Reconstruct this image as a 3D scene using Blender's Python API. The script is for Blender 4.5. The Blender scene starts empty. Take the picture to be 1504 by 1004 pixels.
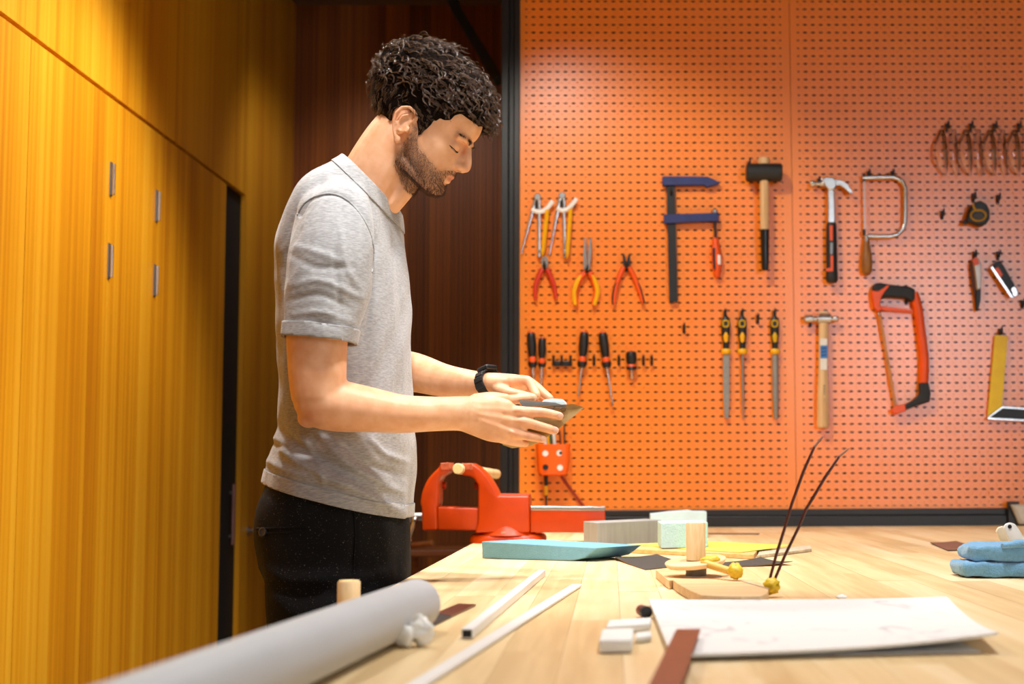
import bpy, bmesh, math, random
import numpy as np
from mathutils import Vector, Matrix
random.seed(7); rng = np.random.default_rng(7)
sc = bpy.context.scene
COL = sc.collection
R = math.radians

# ------------------------------------------------------------------ camera
FPX, PPX, PPY = 2089.0, 930.0, 510.0          # 50 mm lens on a 36 mm frame, off-centre crop
CAMZ = 1.076
C = np.array([0.25484, -4.42474, CAMZ])
_y, _p, _r = -0.01575097, 0.08584334, -0.00491398
_f = np.array([-math.sin(_y)*math.cos(_p), math.cos(_y)*math.cos(_p), math.sin(_p)])
_ri = np.array([math.cos(_y), math.sin(_y), 0.0]); _u = np.cross(_ri, _f)
RI = _ri*math.cos(_r) + _u*math.sin(_r); UP = -_ri*math.sin(_r) + _u*math.cos(_r); FW = _f
cd = bpy.data.cameras.new('camera'); cam = bpy.data.objects.new('camera', cd); COL.objects.link(cam)
cd.sensor_fit = 'HORIZONTAL'; cd.sensor_width = 36.0; cd.lens = FPX*36.0/1504
cd.shift_x = -(PPX-752)/1504; cd.shift_y = (PPY-502)/1504
cd.clip_start = 0.05
cam.matrix_world = Matrix(((RI[0], UP[0], -FW[0], C[0]), (RI[1], UP[1], -FW[1], C[1]), (RI[2], UP[2], -FW[2], C[2]), (0, 0, 0, 1)))
cd.dof.use_dof = True; cd.dof.focus_distance = 2.46; cd.dof.aperture_fstop = 5.0
sc.camera = cam

# ------------------------------------------------------------------ world, exposure
w = bpy.data.worlds.new('world'); sc.world = w; w.use_nodes = True
bg = w.node_tree.nodes['Background']; bg.inputs[0].default_value = (0.9, 0.75, 0.6, 1); bg.inputs[1].default_value = 0.05
vs = sc.view_settings
vs.view_transform = 'Standard'; vs.look = 'None'; vs.gamma = 1.0; vs.use_curve_mapping = False; vs.exposure = 0.0
sc.cycles.use_denoising = True
sc.cycles.max_bounces = 6

# ------------------------------------------------------------------ lights (lamps and the window pane are built with the room)
def light(name, kind, loc, target, energy, color, size=0.1, sizey=None, spot=None, blend=0.5):
    l = bpy.data.lights.new(name, kind); o = bpy.data.objects.new(name, l); COL.objects.link(o)
    o.location = loc; l.energy = energy; l.color = color
    o.rotation_euler = (Vector(target)-Vector(loc)).to_track_quat('-Z', 'Y').to_euler()
    if kind == 'AREA':
        l.shape = 'RECTANGLE'; l.size = size; l.size_y = sizey or size
    else:
        l.shadow_soft_size = size
    if kind == 'SPOT':
        l.spot_size = R(spot); l.spot_blend = blend
    return o
WARM = (1.0, 0.95, 0.86); NEUT = (1.0, 0.985, 0.965); COOL = (0.80, 0.90, 1.0)
ROOM = dict(x0=-1.08, x1=3.8, y0=-6.8, y1=1.50, h=3.05)
# name, location, aim, watt, colour, soft size, cone
SPOTS = [
    ('bench', (0.75, -2.35, 2.90), (0.60, -2.3, 0.9), 145, NEUT, 0.10, 110),
    ('bench_far', (0.35, -1.25, 2.90), (0.40, -1.15, 0.9), 80, NEUT, 0.10, 92),
    ('board_left', (-0.05, -1.45, 2.90), (0.38, 0.0, 1.05), 95, WARM, 0.07, 66),
    ('person_back', (-0.75, -1.30, 2.90), (-0.35, -2.02, 1.5), 120, WARM, 0.06, 80),
    ('panel_left', (-0.05, -1.00, 2.90), (-1.08, -1.0, 0.70), 175, WARM, 0.10, 84),
    ('person_key', (-0.05, -2.80, 2.90), (-0.30, -2.05, 1.35), 130, NEUT, 0.12, 62),
    ('wall_back', (-0.55, 0.55, 2.90), (-0.50, 1.5, 1.0), 20, WARM, 0.10, 110),  # unseen spot added to lift the dark wall
]
WINDOW = dict(x0=2.15, x1=3.45, z0=1.45, z1=2.95, strength=12.0)
FILL_PANELS = [((0.9, -4.2), (1.5, 0.6), 1.8), ((-0.2, -4.6), (1.0, 0.6), 1.5)]   # added glowing panels, unseen soft fill from behind the camera

# ------------------------------------------------------------------ pixel -> place helpers (1504 x 1004 frame)
def ray(x, y): return FW + (x-PPX)/FPX*RI - (y-PPY)/FPX*UP
def onY(x, y, Y): d = ray(x, y); return C + d*(Y-C[1])/d[1]
def onZ(x, y, Z): d = ray(x, y); return C + d*(Z-C[2])/d[2]
def onX(x, y, X): d = ray(x, y); return C + d*(X-C[0])/d[0]
TZ = 0.90                                      # bench top
def T(x, y, h=0.0): return onZ(x, y, TZ+h)

# ------------------------------------------------------------------ materials
def s2l(c):
    out = []
    for v in c:
        v = v/255.0
        out.append(v/12.92 if v <= 0.04045 else ((v+0.055)/1.055)**2.4)
    return tuple(out)
_M = {}
def new_mat(name):
    m = bpy.data.materials.new(name); m.use_nodes = True
    nt = m.node_tree; b = nt.nodes['Principled BSDF']
    return m, nt, b
def N(nt, t, **kw):
    n = nt.nodes.new(t)
    for k, v in kw.items():
        if k in ('vector', 'op'): continue
        setattr(n, k, v)
    return n
def mat(name, rgb, rough=0.5, metal=0.0, var=0.08, scale=30.0, bump=0.0, bscale=200.0, spec=None, coat=0.0, sheen=0.0, sss=0.0, trans=0.0, ior=None, stretch=None):
    """plain coloured material with slight procedural colour variation and optional fine bump"""
    if name in _M: return _M[name]
    m, nt, b = new_mat(name); c = s2l(rgb)
    tc = N(nt, 'ShaderNodeTexCoord'); mp = N(nt, 'ShaderNodeMapping')
    nt.links.new(tc.outputs['Object'], mp.inputs['Vector'])
    if stretch: mp.inputs['Scale'].default_value = stretch
    nz = N(nt, 'ShaderNodeTexNoise'); nz.inputs['Scale'].default_value = scale; nz.inputs['Detail'].default_value = 4
    nt.links.new(mp.outputs[0], nz.inputs['Vector'])
    cr = N(nt, 'ShaderNodeValToRGB')
    cr.color_ramp.elements[0].position = 0.3; cr.color_ramp.elements[1].position = 0.7
    cr.color_ramp.elements[0].color = tuple(v*(1-var) for v in c)+(1,)
    cr.color_ramp.elements[1].color = tuple(min(1, v*(1+var)) for v in c)+(1,)
    nt.links.new(nz.outputs['Fac'], cr.inputs['Fac']); nt.links.new(cr.outputs[0], b.inputs['Base Color'])
    b.inputs['Roughness'].default_value = rough; b.inputs['Metallic'].default_value = metal
    if spec is not None: b.inputs['Specular IOR Level'].default_value = spec
    if coat: b.inputs['Coat Weight'].default_value = coat
    if sheen: b.inputs['Sheen Weight'].default_value = sheen
    if sss:
        b.inputs['Subsurface Weight'].default_value = sss; b.inputs['Subsurface Radius'].default_value = (0.012, 0.005, 0.003); b.inputs['Subsurface Scale'].default_value = 0.5
    if trans: b.inputs['Transmission Weight'].default_value = trans
    if ior: b.inputs['IOR'].default_value = ior
    if bump:
        n2 = N(nt, 'ShaderNodeTexNoise'); n2.inputs['Scale'].default_value = bscale; n2.inputs['Detail'].default_value = 3
        nt.links.new(mp.outputs[0], n2.inputs['Vector'])
        bp = N(nt, 'ShaderNodeBump'); bp.inputs['Strength'].default_value = bump; bp.inputs['Distance'].default_value = 0.002
        nt.links.new(n2.outputs['Fac'], bp.inputs['Height']); nt.links.new(bp.outputs[0], b.inputs['Normal'])
    _M[name] = m
    return m
def wood(name, dark, mid, pale, axis='Z', fine=90.0, coarse=9.0, along=0.8, rough=0.45, rnd=0.25, bump=0.05, spec=0.5, coat=0.0):
    """grain running along an axis, with a different shade for every piece (object random)"""
    if name in _M: return _M[name]
    m, nt, b = new_mat(name)
    tc = N(nt, 'ShaderNodeTexCoord'); oi = N(nt, 'ShaderNodeObjectInfo')
    ad = N(nt, 'ShaderNodeVectorMath', operation='ADD'); ml = N(nt, 'ShaderNodeVectorMath', operation='SCALE')
    cb = N(nt, 'ShaderNodeCombineXYZ')
    for i in range(3): nt.links.new(oi.outputs['Random'], cb.inputs[i])
    nt.links.new(cb.outputs[0], ml.inputs[0]); ml.inputs['Scale'].default_value = 17.0
    geo = N(nt, 'ShaderNodeNewGeometry')
    nt.links.new(geo.outputs['Position'], ad.inputs[0]); nt.links.new(ml.outputs[0], ad.inputs[1])
    def noise(sc_cross, sc_along, detail):
        mp = N(nt, 'ShaderNodeMapping'); s = [sc_cross]*3; s['XYZ'.index(axis)] = sc_along
        mp.inputs['Scale'].default_value = s
        nt.links.new(ad.outputs[0], mp.inputs['Vector'])
        n = N(nt, 'ShaderNodeTexNoise'); n.inputs['Scale'].default_value = 1.0; n.inputs['Detail'].default_value = detail; n.inputs['Distortion'].default_value = 0.3
        nt.links.new(mp.outputs[0], n.inputs['Vector']); return n
    a = noise(coarse, along*0.4, 3); f = noise(fine, along*1.6, 3)
    mx = N(nt, 'ShaderNodeMath', operation='MULTIPLY_ADD'); mx.inputs[1].default_value = 0.45
    nt.links.new(f.outputs['Fac'], mx.inputs[0])
    m2 = N(nt, 'ShaderNodeMath', operation='MULTIPLY'); m2.inputs[1].default_value = 0.55; nt.links.new(a.outputs['Fac'], m2.inputs[0])
    nt.links.new(m2.outputs[0], mx.inputs[2])
    rr = N(nt, 'ShaderNodeMath', operation='MULTIPLY_ADD'); rr.inputs[1].default_value = rnd; nt.links.new(oi.outputs['Random'], rr.inputs[0])
    sb = N(nt, 'ShaderNodeMath', operation='SUBTRACT'); nt.links.new(mx.outputs[0], sb.inputs[0]); sb.inputs[1].default_value = rnd/2
    nt.links.new(sb.outputs[0], rr.inputs[2])
    cr = N(nt, 'ShaderNodeValToRGB'); e = cr.color_ramp.elements
    e[0].position = 0.33; e[0].color = s2l(dark)+(1,); e[1].position = 0.68; e[1].color = s2l(pale)+(1,)
    k = e.new(0.5); k.color = s2l(mid)+(1,)
    nt.links.new(rr.outputs[0], cr.inputs['Fac']); nt.links.new(cr.outputs[0], b.inputs['Base Color'])
    b.inputs['Roughness'].default_value = rough; b.inputs['Specular IOR Level'].default_value = spec
    if coat: b.inputs['Coat Weight'].default_value = coat; b.inputs['Coat Roughness'].default_value = 0.2
    if bump:
        bp = N(nt, 'ShaderNodeBump'); bp.inputs['Strength'].default_value = bump; bp.inputs['Distance'].default_value = 0.001
        nt.links.new(f.outputs['Fac'], bp.inputs['Height']); nt.links.new(bp.outputs[0], b.inputs['Normal'])
    _M[name] = m
    return m
def emis(name, rgb, strength):
    m, nt, b = new_mat(name); b.inputs['Base Color'].default_value = (0.8, 0.8, 0.8, 1)
    b.inputs['Emission Color'].default_value = tuple(rgb)+(1,); b.inputs['Emission Strength'].default_value = strength
    return m

# ------------------------------------------------------------------ object helpers
def tag(o, label=None, cat=None, group=None, kind=None):
    if label: o['label'] = label
    if cat: o['category'] = cat
    if group: o['group'] = group
    if kind: o['kind'] = kind
    return o
def thing(name, label, cat, loc=(0, 0, 0), group=None):
    o = bpy.data.objects.new(name, None); COL.objects.link(o); o.empty_display_size = 0.02
    o.location = tuple(float(v) for v in loc)
    return tag(o, label, cat, group)
def wloc(o):
    v = np.array(o.location[:]);
    return v + (wloc(o.parent) if o.parent else 0)
class G:
    """collects verts and faces in world coordinates"""
    def __init__(s): s.v = []; s.f = []
    def add(s, v, f):
        n = len(s.v); s.v += [tuple(float(c) for c in p) for p in v]; s.f += [tuple(i+n for i in q) for q in f]; return s
    def box(s, lo, hi):
        x0, y0, z0 = lo; x1, y1, z1 = hi
        return s.add([(x0,y0,z0),(x1,y0,z0),(x1,y1,z0),(x0,y1,z0),(x0,y0,z1),(x1,y0,z1),(x1,y1,z1),(x0,y1,z1)],
                     [(0,3,2,1),(4,5,6,7),(0,1,5,4),(1,2,6,5),(2,3,7,6),(3,0,4,7)])
    def obox(s, c, ax, ay, az):
        c, ax, ay, az = [np.array(q, float) for q in (c, ax, ay, az)]
        v = [c+i*ax+j*ay+k*az for k in (-1, 1) for i, j in ((-1,-1),(1,-1),(1,1),(-1,1))]
        return s.add(v, [(0,3,2,1),(4,5,6,7),(0,1,5,4),(1,2,6,5),(2,3,7,6),(3,0,4,7)])
    def prism(s, pts, off):
        """pts: planar polygon of 3D points; extruded by vector off"""
        n = len(pts); off = np.array(off); p = [np.array(q) for q in pts]
        return s.add(p+[q+off for q in p], [tuple(range(n)), tuple(range(2*n-1, n-1, -1))]+[(i, i+n, (i+1) % n+n, (i+1) % n) for i in range(n)])
    def tube(s, path, rad, n=12, cap=True, flat=None, up=None):
        """round tube along path; rad scalar or list; flat: (direction vector, ratio) squashes it"""
        P = [np.array(p, float) for p in path]; m = len(P)
        if np.isscalar(rad): rad = [rad]*m
        V = []; prev = None
        for i in range(m):
            t = P[min(i+1, m-1)]-P[max(i-1, 0)]; t = t/(np.linalg.norm(t)+1e-12)
            if prev is None:
                a = np.array(up if up is not None else ((0, 0, 1) if abs(t[2]) < 0.9 else (1, 0, 0)), float)
            else: a = prev
            a = a - t*(a@t); a /= np.linalg.norm(a)+1e-12; b = np.cross(t, a); prev = a
            ra, rb = (rad[i] if not np.isscalar(rad[i]) else (rad[i], rad[i]))
            for k in range(n):
                th = 2*math.pi*k/n; V.append(P[i]+a*ra*math.cos(th)+b*rb*math.sin(th))
        F = [(i*n+k, i*n+(k+1) % n, (i+1)*n+(k+1) % n, (i+1)*n+k) for i in range(m-1) for k in range(n)]
        if cap: F += [tuple(range(n-1, -1, -1)), tuple(range((m-1)*n, m*n))]
        return s.add(V, F)
    def loft(s, rings, cap=True):
        n = len(rings[0]); m = len(rings); V = [p for r in rings for p in r]
        F = [(i*n+k, i*n+(k+1) % n, (i+1)*n+(k+1) % n, (i+1)*n+k) for i in range(m-1) for k in range(n)]
        if cap: F += [tuple(range(n-1, -1, -1)), tuple(range((m-1)*n, m*n))]
        return s.add(V, F)
    def lathe(s, p0, axis, prof, n=20):
        """prof: (distance along axis, radius)"""
        p0 = np.array(p0, float); ax = np.array(axis, float); ax /= np.linalg.norm(ax)
        return s.tube([p0+ax*d for d, r in prof], [max(r, 1e-4) for d, r in prof], n) if False else s._lathe(p0, ax, prof, n)
    def _lathe(s, p0, ax, prof, n):
        a = np.array((0, 0, 1.)) if abs(ax[2]) < 0.9 else np.array((1., 0, 0)); a -= ax*(a@ax); a /= np.linalg.norm(a); b = np.cross(ax, a)
        return s.loft([[p0+ax*d+(a*math.cos(2*math.pi*k/n)+b*math.sin(2*math.pi*k/n))*max(r, 1e-4) for k in range(n)] for d, r in prof])
    def ball(s, c, r, n=16, m=10, ax=None):
        c = np.array(c, float); r = np.array([r]*3 if np.isscalar(r) else r, float)
        A = np.eye(3) if ax is None else np.array(ax, float)
        rings = []
        for j in range(m+1):
            ph = -math.pi/2+math.pi*j/m; q = max(math.cos(ph), 1e-3)
            rings.append([c+A.T@(r*np.array((q*math.cos(2*math.pi*k/n), q*math.sin(2*math.pi*k/n), math.sin(ph)))) for k in range(n)])
        return s.loft(rings)
    def build(s, name, m, parent=None, smooth=None, bevel=0.0, bseg=2, solid=None):
        me = bpy.data.meshes.new(name)
        v = np.array(s.v)
        if parent is not None: v = v-wloc(parent)
        me.from_pydata(v.tolist(), [], s.f); me.update()
        bm = bmesh.new(); bm.from_mesh(me); bmesh.ops.recalc_face_normals(bm, faces=bm.faces)
        if bevel:
            es = [e for e in bm.edges if len(e.link_faces) == 2 and e.calc_face_angle(0) > R(30)]
            bmesh.ops.bevel(bm, geom=es, offset=bevel, segments=bseg, affect='EDGES', profile=0.5)
        bm.to_mesh(me); bm.free()
        if smooth is not None:
            for p in me.polygons: p.use_smooth = True
            me.set_sharp_from_angle(angle=R(smooth))
        if m: me.materials.append(m)
        o = bpy.data.objects.new(name, me); COL.objects.link(o)
        if parent is not None: o.parent = parent
        return o
    def solo(s, name, m, label, cat, group=None, base=None, **kw):
        """a thing that is one mesh, with its origin at its base"""
        v = np.array(s.v); b = np.array(base) if base is not None else np.array([(v[:, 0].min()+v[:, 0].max())/2, (v[:, 1].min()+v[:, 1].max())/2, v[:, 2].min()])
        s.v = (v-b).tolist(); o = s.build(name, m, **kw); o.location = b.tolist()
        return tag(o, label, cat, group)
def struct(name, g, m, **kw):
    return tag(g.build(name, m, **kw), kind='structure')
def dup(root, offset, label=None, group=None):
    r = root.copy(); COL.objects.link(r); r.location = Vector(root.location)+Vector([float(v) for v in offset])
    if label: r['label'] = label
    if group: r['group'] = group
    for ch in list(root.children):
        c = ch.copy(); COL.objects.link(c); c.parent = r
        for g in list(ch.children):
            d = g.copy(); COL.objects.link(d); d.parent = c
    return r

# ================================================================== THE ROOM
x0, x1, y0, y1, H = (ROOM[k] for k in ('x0', 'x1', 'y0', 'y1', 'h'))
M_black = mat('black_metal', (26, 25, 26), 0.38, 0.0, var=0.15, spec=0.5)
M_void = mat('black_matt', (14, 15, 15), 0.7, var=0.2)
M_leftwood = wood('panel_veneer', (190, 112, 10), (222, 148, 18), (238, 172, 40), 'Z', fine=70, coarse=9, along=0.25, rough=0.42, rnd=0.12, bump=0.02)
M_darkwood = wood('dark_veneer', (98, 46, 4), (134, 68, 6), (166, 92, 12), 'Z', fine=60, coarse=10, along=0.15, rough=0.5, rnd=0.1, bump=0.02)
M_plaster = mat('plaster', (205, 196, 182), 0.9, var=0.03, scale=4)
M_ceil = mat('ceiling_paint', (120, 92, 70), 0.9, var=0.05, scale=3)
M_floor = mat('floor_concrete', (96, 88, 80), 0.55, var=0.12, scale=5, bump=0.1, bscale=60)
M_steel = mat('steel', (190, 188, 184), 0.28, 1.0, var=0.06, scale=60)
M_steel_dull = mat('steel_dull', (150, 148, 146), 0.42, 1.0, var=0.1, scale=80)
M_chrome = mat('chrome', (215, 213, 210), 0.15, 1.0, var=0.03)

struct('floor', G().box((x0-.2, y0-.2, -0.1), (x1+.2, y1+.2, 0)), M_floor)
struct('ceiling', G().box((x0-.2, y0-.2, H), (x1+.2, y1+.2, H+0.1)), M_ceil)
struct('wall_right', G().box((x1, y0-.1, 0), (x1+.1, 0.1, H)), M_plaster)
# rear wall with a window opening, behind the photographer
W = WINDOW
g = G(); g.box((x0-.2, y0-.1, 0), (W['x0'], y0, H)); g.box((W['x1'], y0-.1, 0), (x1, y0, H)); g.box((W['x0'], y0-.1, 0), (W['x1'], y0, W['z0'])); g.box((W['x0'], y0-.1, W['z1']), (W['x1'], y0, H))
struct('wall_rear', g, M_plaster)
wn = G().box((W['x0'], y0-.06, W['z0']), (W['x1'], y0-.05, W['z1']))
wn = struct('window_1', wn, emis('frosted_daylight_pane', COOL, W['strength']))
fr = G()
for a, b in (((W['x0'], W['z0']), (W['x0']+.05, W['z1'])), ((W['x1']-.05, W['z0']), (W['x1'], W['z1'])), ((W['x0']+.05, W['z0']), (W['x1']-.05, W['z0']+.05)), ((W['x0']+.05, W['z1']-.05), (W['x1']-.05, W['z1'])), (((W['x0']+W['x1'])/2-.02, W['z0']+.05), ((W['x0']+W['x1'])/2+.02, W['z1']-.05))):
    fr.box((a[0], y0-.05, a[1]), (b[0], y0-.005, b[1]))
fr.build('window_frame', M_black, wn)

# left wall: backing slab, veneer panels hung on it, a black slot between them
wl = struct('wall_left', G().box((x0-.14, y0, 0), (x0-.022, y1+.1, H)), M_void)
LX = x0
seamY = lambda px, py: onX(px, py, LX)[1]
zline = 0.5*(onX(0, 22, LX)[2]+onX(332, 265, LX)[2])
ygap0 = seamY(328, 500); ygap1 = seamY(358, 500)
def wpanel(ya, yb, za, zb, gap=0.0012):
    G().box((LX-.02, ya+gap, za), (LX, yb-gap, zb)).build('panel', M_leftwood, wl)
cuts = [-5.2, -4.3, -3.5, seamY(35, 400), seamY(135, 300), ygap0]
cuts = sorted(set([-6.7, -5.2, -4.3] + [c for c in cuts if c > -3.6]))
for a, b in zip(cuts[:-1], cuts[1:]): wpanel(a, b, 0.02, zline-.006)
cu = [-6.7, -5.0, -4.0, seamY(180, 130), seamY(262, 150), ygap1]
for a, b in zip(cu[:-1], cu[1:]): wpanel(a, b, zline+.006, H)
wpanel(ygap1, y1, 0.02, H)
# dark fluted wall behind the man, one board after another
wb = struct('wall_back', G().box((x0, y1, 0), (1.6, y1+.1, H)), M_darkwood)
px_ = x0
while px_ < 0.5:
    bw = 0.096; g = G(); n = 6; pts = []
    for i in range(n):
        a = px_+.001+i*(bw-.002)/n; d = (bw-.002)/n
        pts += [(a, y1-.008), (a+d*.62, y1-.008), (a+d*.68, y1-.004), (a+d*.94, y1-.004)]
    pts = [(px_+.001, y1)]+pts+[(px_+bw-.001, y1-.004), (px_+bw-.001, y1)]
    g.prism([(p[0], p[1], 0.0) for p in pts], (0, 0, H)); g.build('board', M_darkwood, wb); px_ += bw
# partition that carries the pegboard
struct('wall_partition', G().box((-0.088, 0.016, 0), (x1, 0.10, H)), M_void)

# fittings on the left wall
def strip_pull(px, ya, yb, label):
    a = onX(px, ya, LX); b = onX(px, yb, LX)
    t = thing('metal_pull', label, 'wall fitting', (LX, a[1], b[2]), 'metal pulls on the wood panels')
    G().box((LX, a[1]-.009, b[2]), (LX+.003, a[1]+.009, a[2])).build('plate', M_steel_dull, t, bevel=.001)
    G().box((LX+.003, a[1]-.001, b[2]+.004), (LX+.011, a[1]+.006, a[2]-.004)).build('grip', M_steel, t, bevel=.002)
strip_pull(163, 238, 289, 'upper metal pull on the wide plank nearer the panel end, above its twin')
strip_pull(160, 357, 410, 'lower metal pull on the wide plank, below its twin')
strip_pull(230, 279, 327, 'upper metal pull on the plank beside the black slot')
strip_pull(227, 388, 436, 'lower metal pull on the plank beside the black slot')
a = onX(341, 711, LX-.015); b = onX(341, 800, LX-.015)
t = thing('pull_bar', 'slim pinkish metal pull bar inside the black wall slot', 'pull bar', (LX-.022, a[1], b[2]))
g = G().box((LX-.012, a[1]-.012, b[2]), (LX-.004, a[1]+.012, a[2])); g.build('bar', mat('rose_metal', (168, 120, 112), 0.45, 0.6), t, bevel=.002)
for z in (a[2]-.03, b[2]+.03): G().tube([(LX-.022, a[1], z), (LX-.012, a[1], z)], .006, 10).build('standoff', M_steel_dull, t)
k = onX(364, 779, LX)
t = thing('door_knob', 'small round steel knob on the wood panel beyond the slot', 'knob', (LX, k[1], k[2]))
G()._lathe((LX, k[1], k[2]), np.array((1., 0, 0)), [(0, .016), (.004, .016), (.005, .007), (.02, .007)], 16).build('stem', M_steel_dull, t, smooth=40)
G()._lathe((LX+.02, k[1], k[2]), np.array((1., 0, 0)), [(0, .008), (.004, .017), (.016, .019), (.024, .014), (.026, .002)], 20).build('knob_cap', M_steel, t, smooth=40)

# ------------------------------------------------------------------ lamps
M_lampb = mat('lamp_black', (20, 20, 21), 0.5)
for nm, loc, aim, wt, colr, sz, cone in SPOTS:
    L = light('spot_'+nm, 'SPOT', loc, aim, wt, colr, sz, spot=cone, blend=0.6)
    d = np.array(aim)-np.array(loc); d /= np.linalg.norm(d); p = np.array(loc)
    t = thing('spot_lamp', 'black ceiling spot lamp aimed at ' + {'bench': 'the near bench', 'bench_far': 'the far bench', 'board_left': 'the tool board', 'person_back': 'the man', 'panel_left': 'the wood panels', 'wall_back': 'the dark wall, added to brighten it', 'person_key': 'the bench corner where the man stands'}[nm], 'lamp', (p[0], p[1], H))
    G().tube([(p[0], p[1], H), tuple(p-d*.09+np.array((0, 0, .02)))], .012, 10).build('stem', M_lampb, t)
    G()._lathe(p-d*.13, d, [(0, .02), (.01, .05), (.11, .055), (.115, .05), (.05, .045)], 20).build('can', M_lampb, t, smooth=40)
for (cx_, cy_), (sx, sy), st in FILL_PANELS:
    t = thing('fill_panel', 'added rectangular ceiling fill panel ' + ('over the middle of the room' if cx_ > 0.4 else 'beside the wood-panelled wall'), 'lamp', (cx_, cy_, H))
    G().box((cx_-sx/2-.02, cy_-sy/2-.02, H-.05), (cx_+sx/2+.02, cy_+sy/2+.02, H)).build('housing', M_lampb, t)
    G().box((cx_-sx/2, cy_-sy/2, H-.056), (cx_+sx/2, cy_+sy/2, H-.051)).build('diffuser', emis('diffuser_glow', NEUT, st), t)

# black diagonal brace from the partition post up to the ceiling
a = onY(733, 118, 0.05); b = onY(640, -40, 0.6)
G().tube([a, onY(668, 10, 0.45), (b[0], b[1], H)], .022, 4).solo('ceiling_brace', M_void, 'black diagonal brace running from the board post up to the ceiling', 'brace')

# ================================================================== PEGBOARD
S = 0.0254; ROW0 = CAMZ+1.47262
PBT = 0.008                                      # sheet thickness
zb = onY(1100, 747.5, -PBT)[2]; xl = onY(763.5, 400, -PBT)[0]; xs = onY(1166.5, 500, -PBT)[0]
M_peg = None
def peg_material():
    m, nt, b = new_mat('orange_pegboard')
    tc = N(nt, 'ShaderNodeNewGeometry'); n1 = N(nt, 'ShaderNodeTexNoise'); n1.inputs['Scale'].default_value = 3.0; n1.inputs['Detail'].default_value = 5
    nt.links.new(tc.outputs['Position'], n1.inputs['Vector'])
    cr = N(nt, 'ShaderNodeValToRGB'); cr.color_ramp.elements[0].color = s2l((246, 132, 30))+(1,); cr.color_ramp.elements[1].color = s2l((250, 140, 36))+(1,)
    nt.links.new(n1.outputs['Fac'], cr.inputs['Fac']); nt.links.new(cr.outputs[0], b.inputs['Base Color'])
    b.inputs['Roughness'].default_value = 0.27; b.inputs['Specular IOR Level'].default_value = 1.0
    n2 = N(nt, 'ShaderNodeTexNoise'); n2.inputs['Scale'].default_value = 900; nt.links.new(tc.outputs['Position'], n2.inputs['Vector'])
    bp = N(nt, 'ShaderNodeBump'); bp.inputs['Strength'].default_value = 0.06; bp.inputs['Distance'].default_value = .001
    nt.links.new(n2.outputs['Fac'], bp.inputs['Height']); nt.links.new(bp.outputs[0], b.inputs['Normal'])
    return m
M_peg = peg_material()
board = thing('pegboard', 'large orange perforated tool board framed in black', 'pegboard', (xl, 0.016, zb))
def peg_panel(xa, xb, za, zt, name):
    """sheet with a real round blind hole at every grid point"""
    k = 10; rr = 0.0046; dep = 0.0026
    c0 = math.ceil((xa-S/2)/S+.5-1e-6); cols = [c for c in range(-3, 120) if xa+.004 < c*S-S/2 and c*S+S/2 < xb-.004]
    rows = [r for r in range(-25, 90) if za+.003 < ROW0-r*S-S/2 and ROW0-r*S+S/2 < zt-.003]
    th = np.arange(k)*2*math.pi/k+math.pi/4*0
    sq = []
    for t_ in th:
        c_, s_ = math.cos(t_), math.sin(t_); q = max(abs(c_), abs(s_)); sq.append((c_/q*S/2, s_/q*S/2))
    sq = np.array(sq); ci = np.stack([np.cos(th), np.sin(th)], -1)*rr
    base = np.concatenate([np.c_[sq[:, 0], np.zeros(k), sq[:, 1]], np.c_[ci[:, 0], np.zeros(k), ci[:, 1]], np.c_[ci[:, 0], np.full(k, dep), ci[:, 1]]])
    F = []
    for i in range(k):
        j = (i+1) % k; F += [(i, j, k+j, k+i), (k+i, k+j, 2*k+j, 2*k+i)]
    F.append(tuple(range(2*k, 3*k)))
    V = []; FF = []
    n = 0
    for c in cols:
        for r in rows:
            V.append(base+np.array((c*S, -PBT, ROW0-r*S))); FF += [tuple(q+n for q in f) for f in F]; n += 3*k
    V = np.concatenate(V).tolist()
    g = G(); g.v = [tuple(v) for v in V]; g.f = FF
    X0, X1, Z0, Z1 = cols[0]*S-S/2, cols[-1]*S+S/2, ROW0-rows[-1]*S-S/2, ROW0-rows[0]*S+S/2
    for lo, hi in (((xa, za), (X0, zt)), ((X1, za), (xb, zt)), ((X0, za), (X1, Z0)), ((X0, Z1), (X1, zt))):
        g.add([(lo[0], -PBT, lo[1]), (hi[0], -PBT, lo[1]), (hi[0], -PBT, hi[1]), (lo[0], -PBT, hi[1])], [(0, 1, 2, 3)])
    for q in ([(xa, za), (xa, zt)], [(xb, zt), (xb, za)], [(xb, za), (xa, za)], [(xa, zt), (xb, zt)]):
        (a0, b0), (a1, b1) = q
        g.add([(a0, -PBT, b0), (a1, -PBT, b1), (a1, 0, b1), (a0, 0, b0)], [(0, 1, 2, 3)])
    me = bpy.data.meshes.new(name); v = np.array(g.v)-wloc(board)
    me.from_pydata(v.tolist(), [], g.f); me.materials.append(M_peg); me.update()
    o = bpy.data.objects.new(name, me); COL.objects.link(o); o.parent = board
peg_panel(xl, xs-.0008, zb, H-.06, 'perforated_sheet')
peg_panel(xs+.0008, 2.30, zb, H-.06, 'perforated_sheet')
G().box((xl, 0, zb), (2.30, .016, H-.02)).build('backing_sheet', M_void, board)
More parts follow.
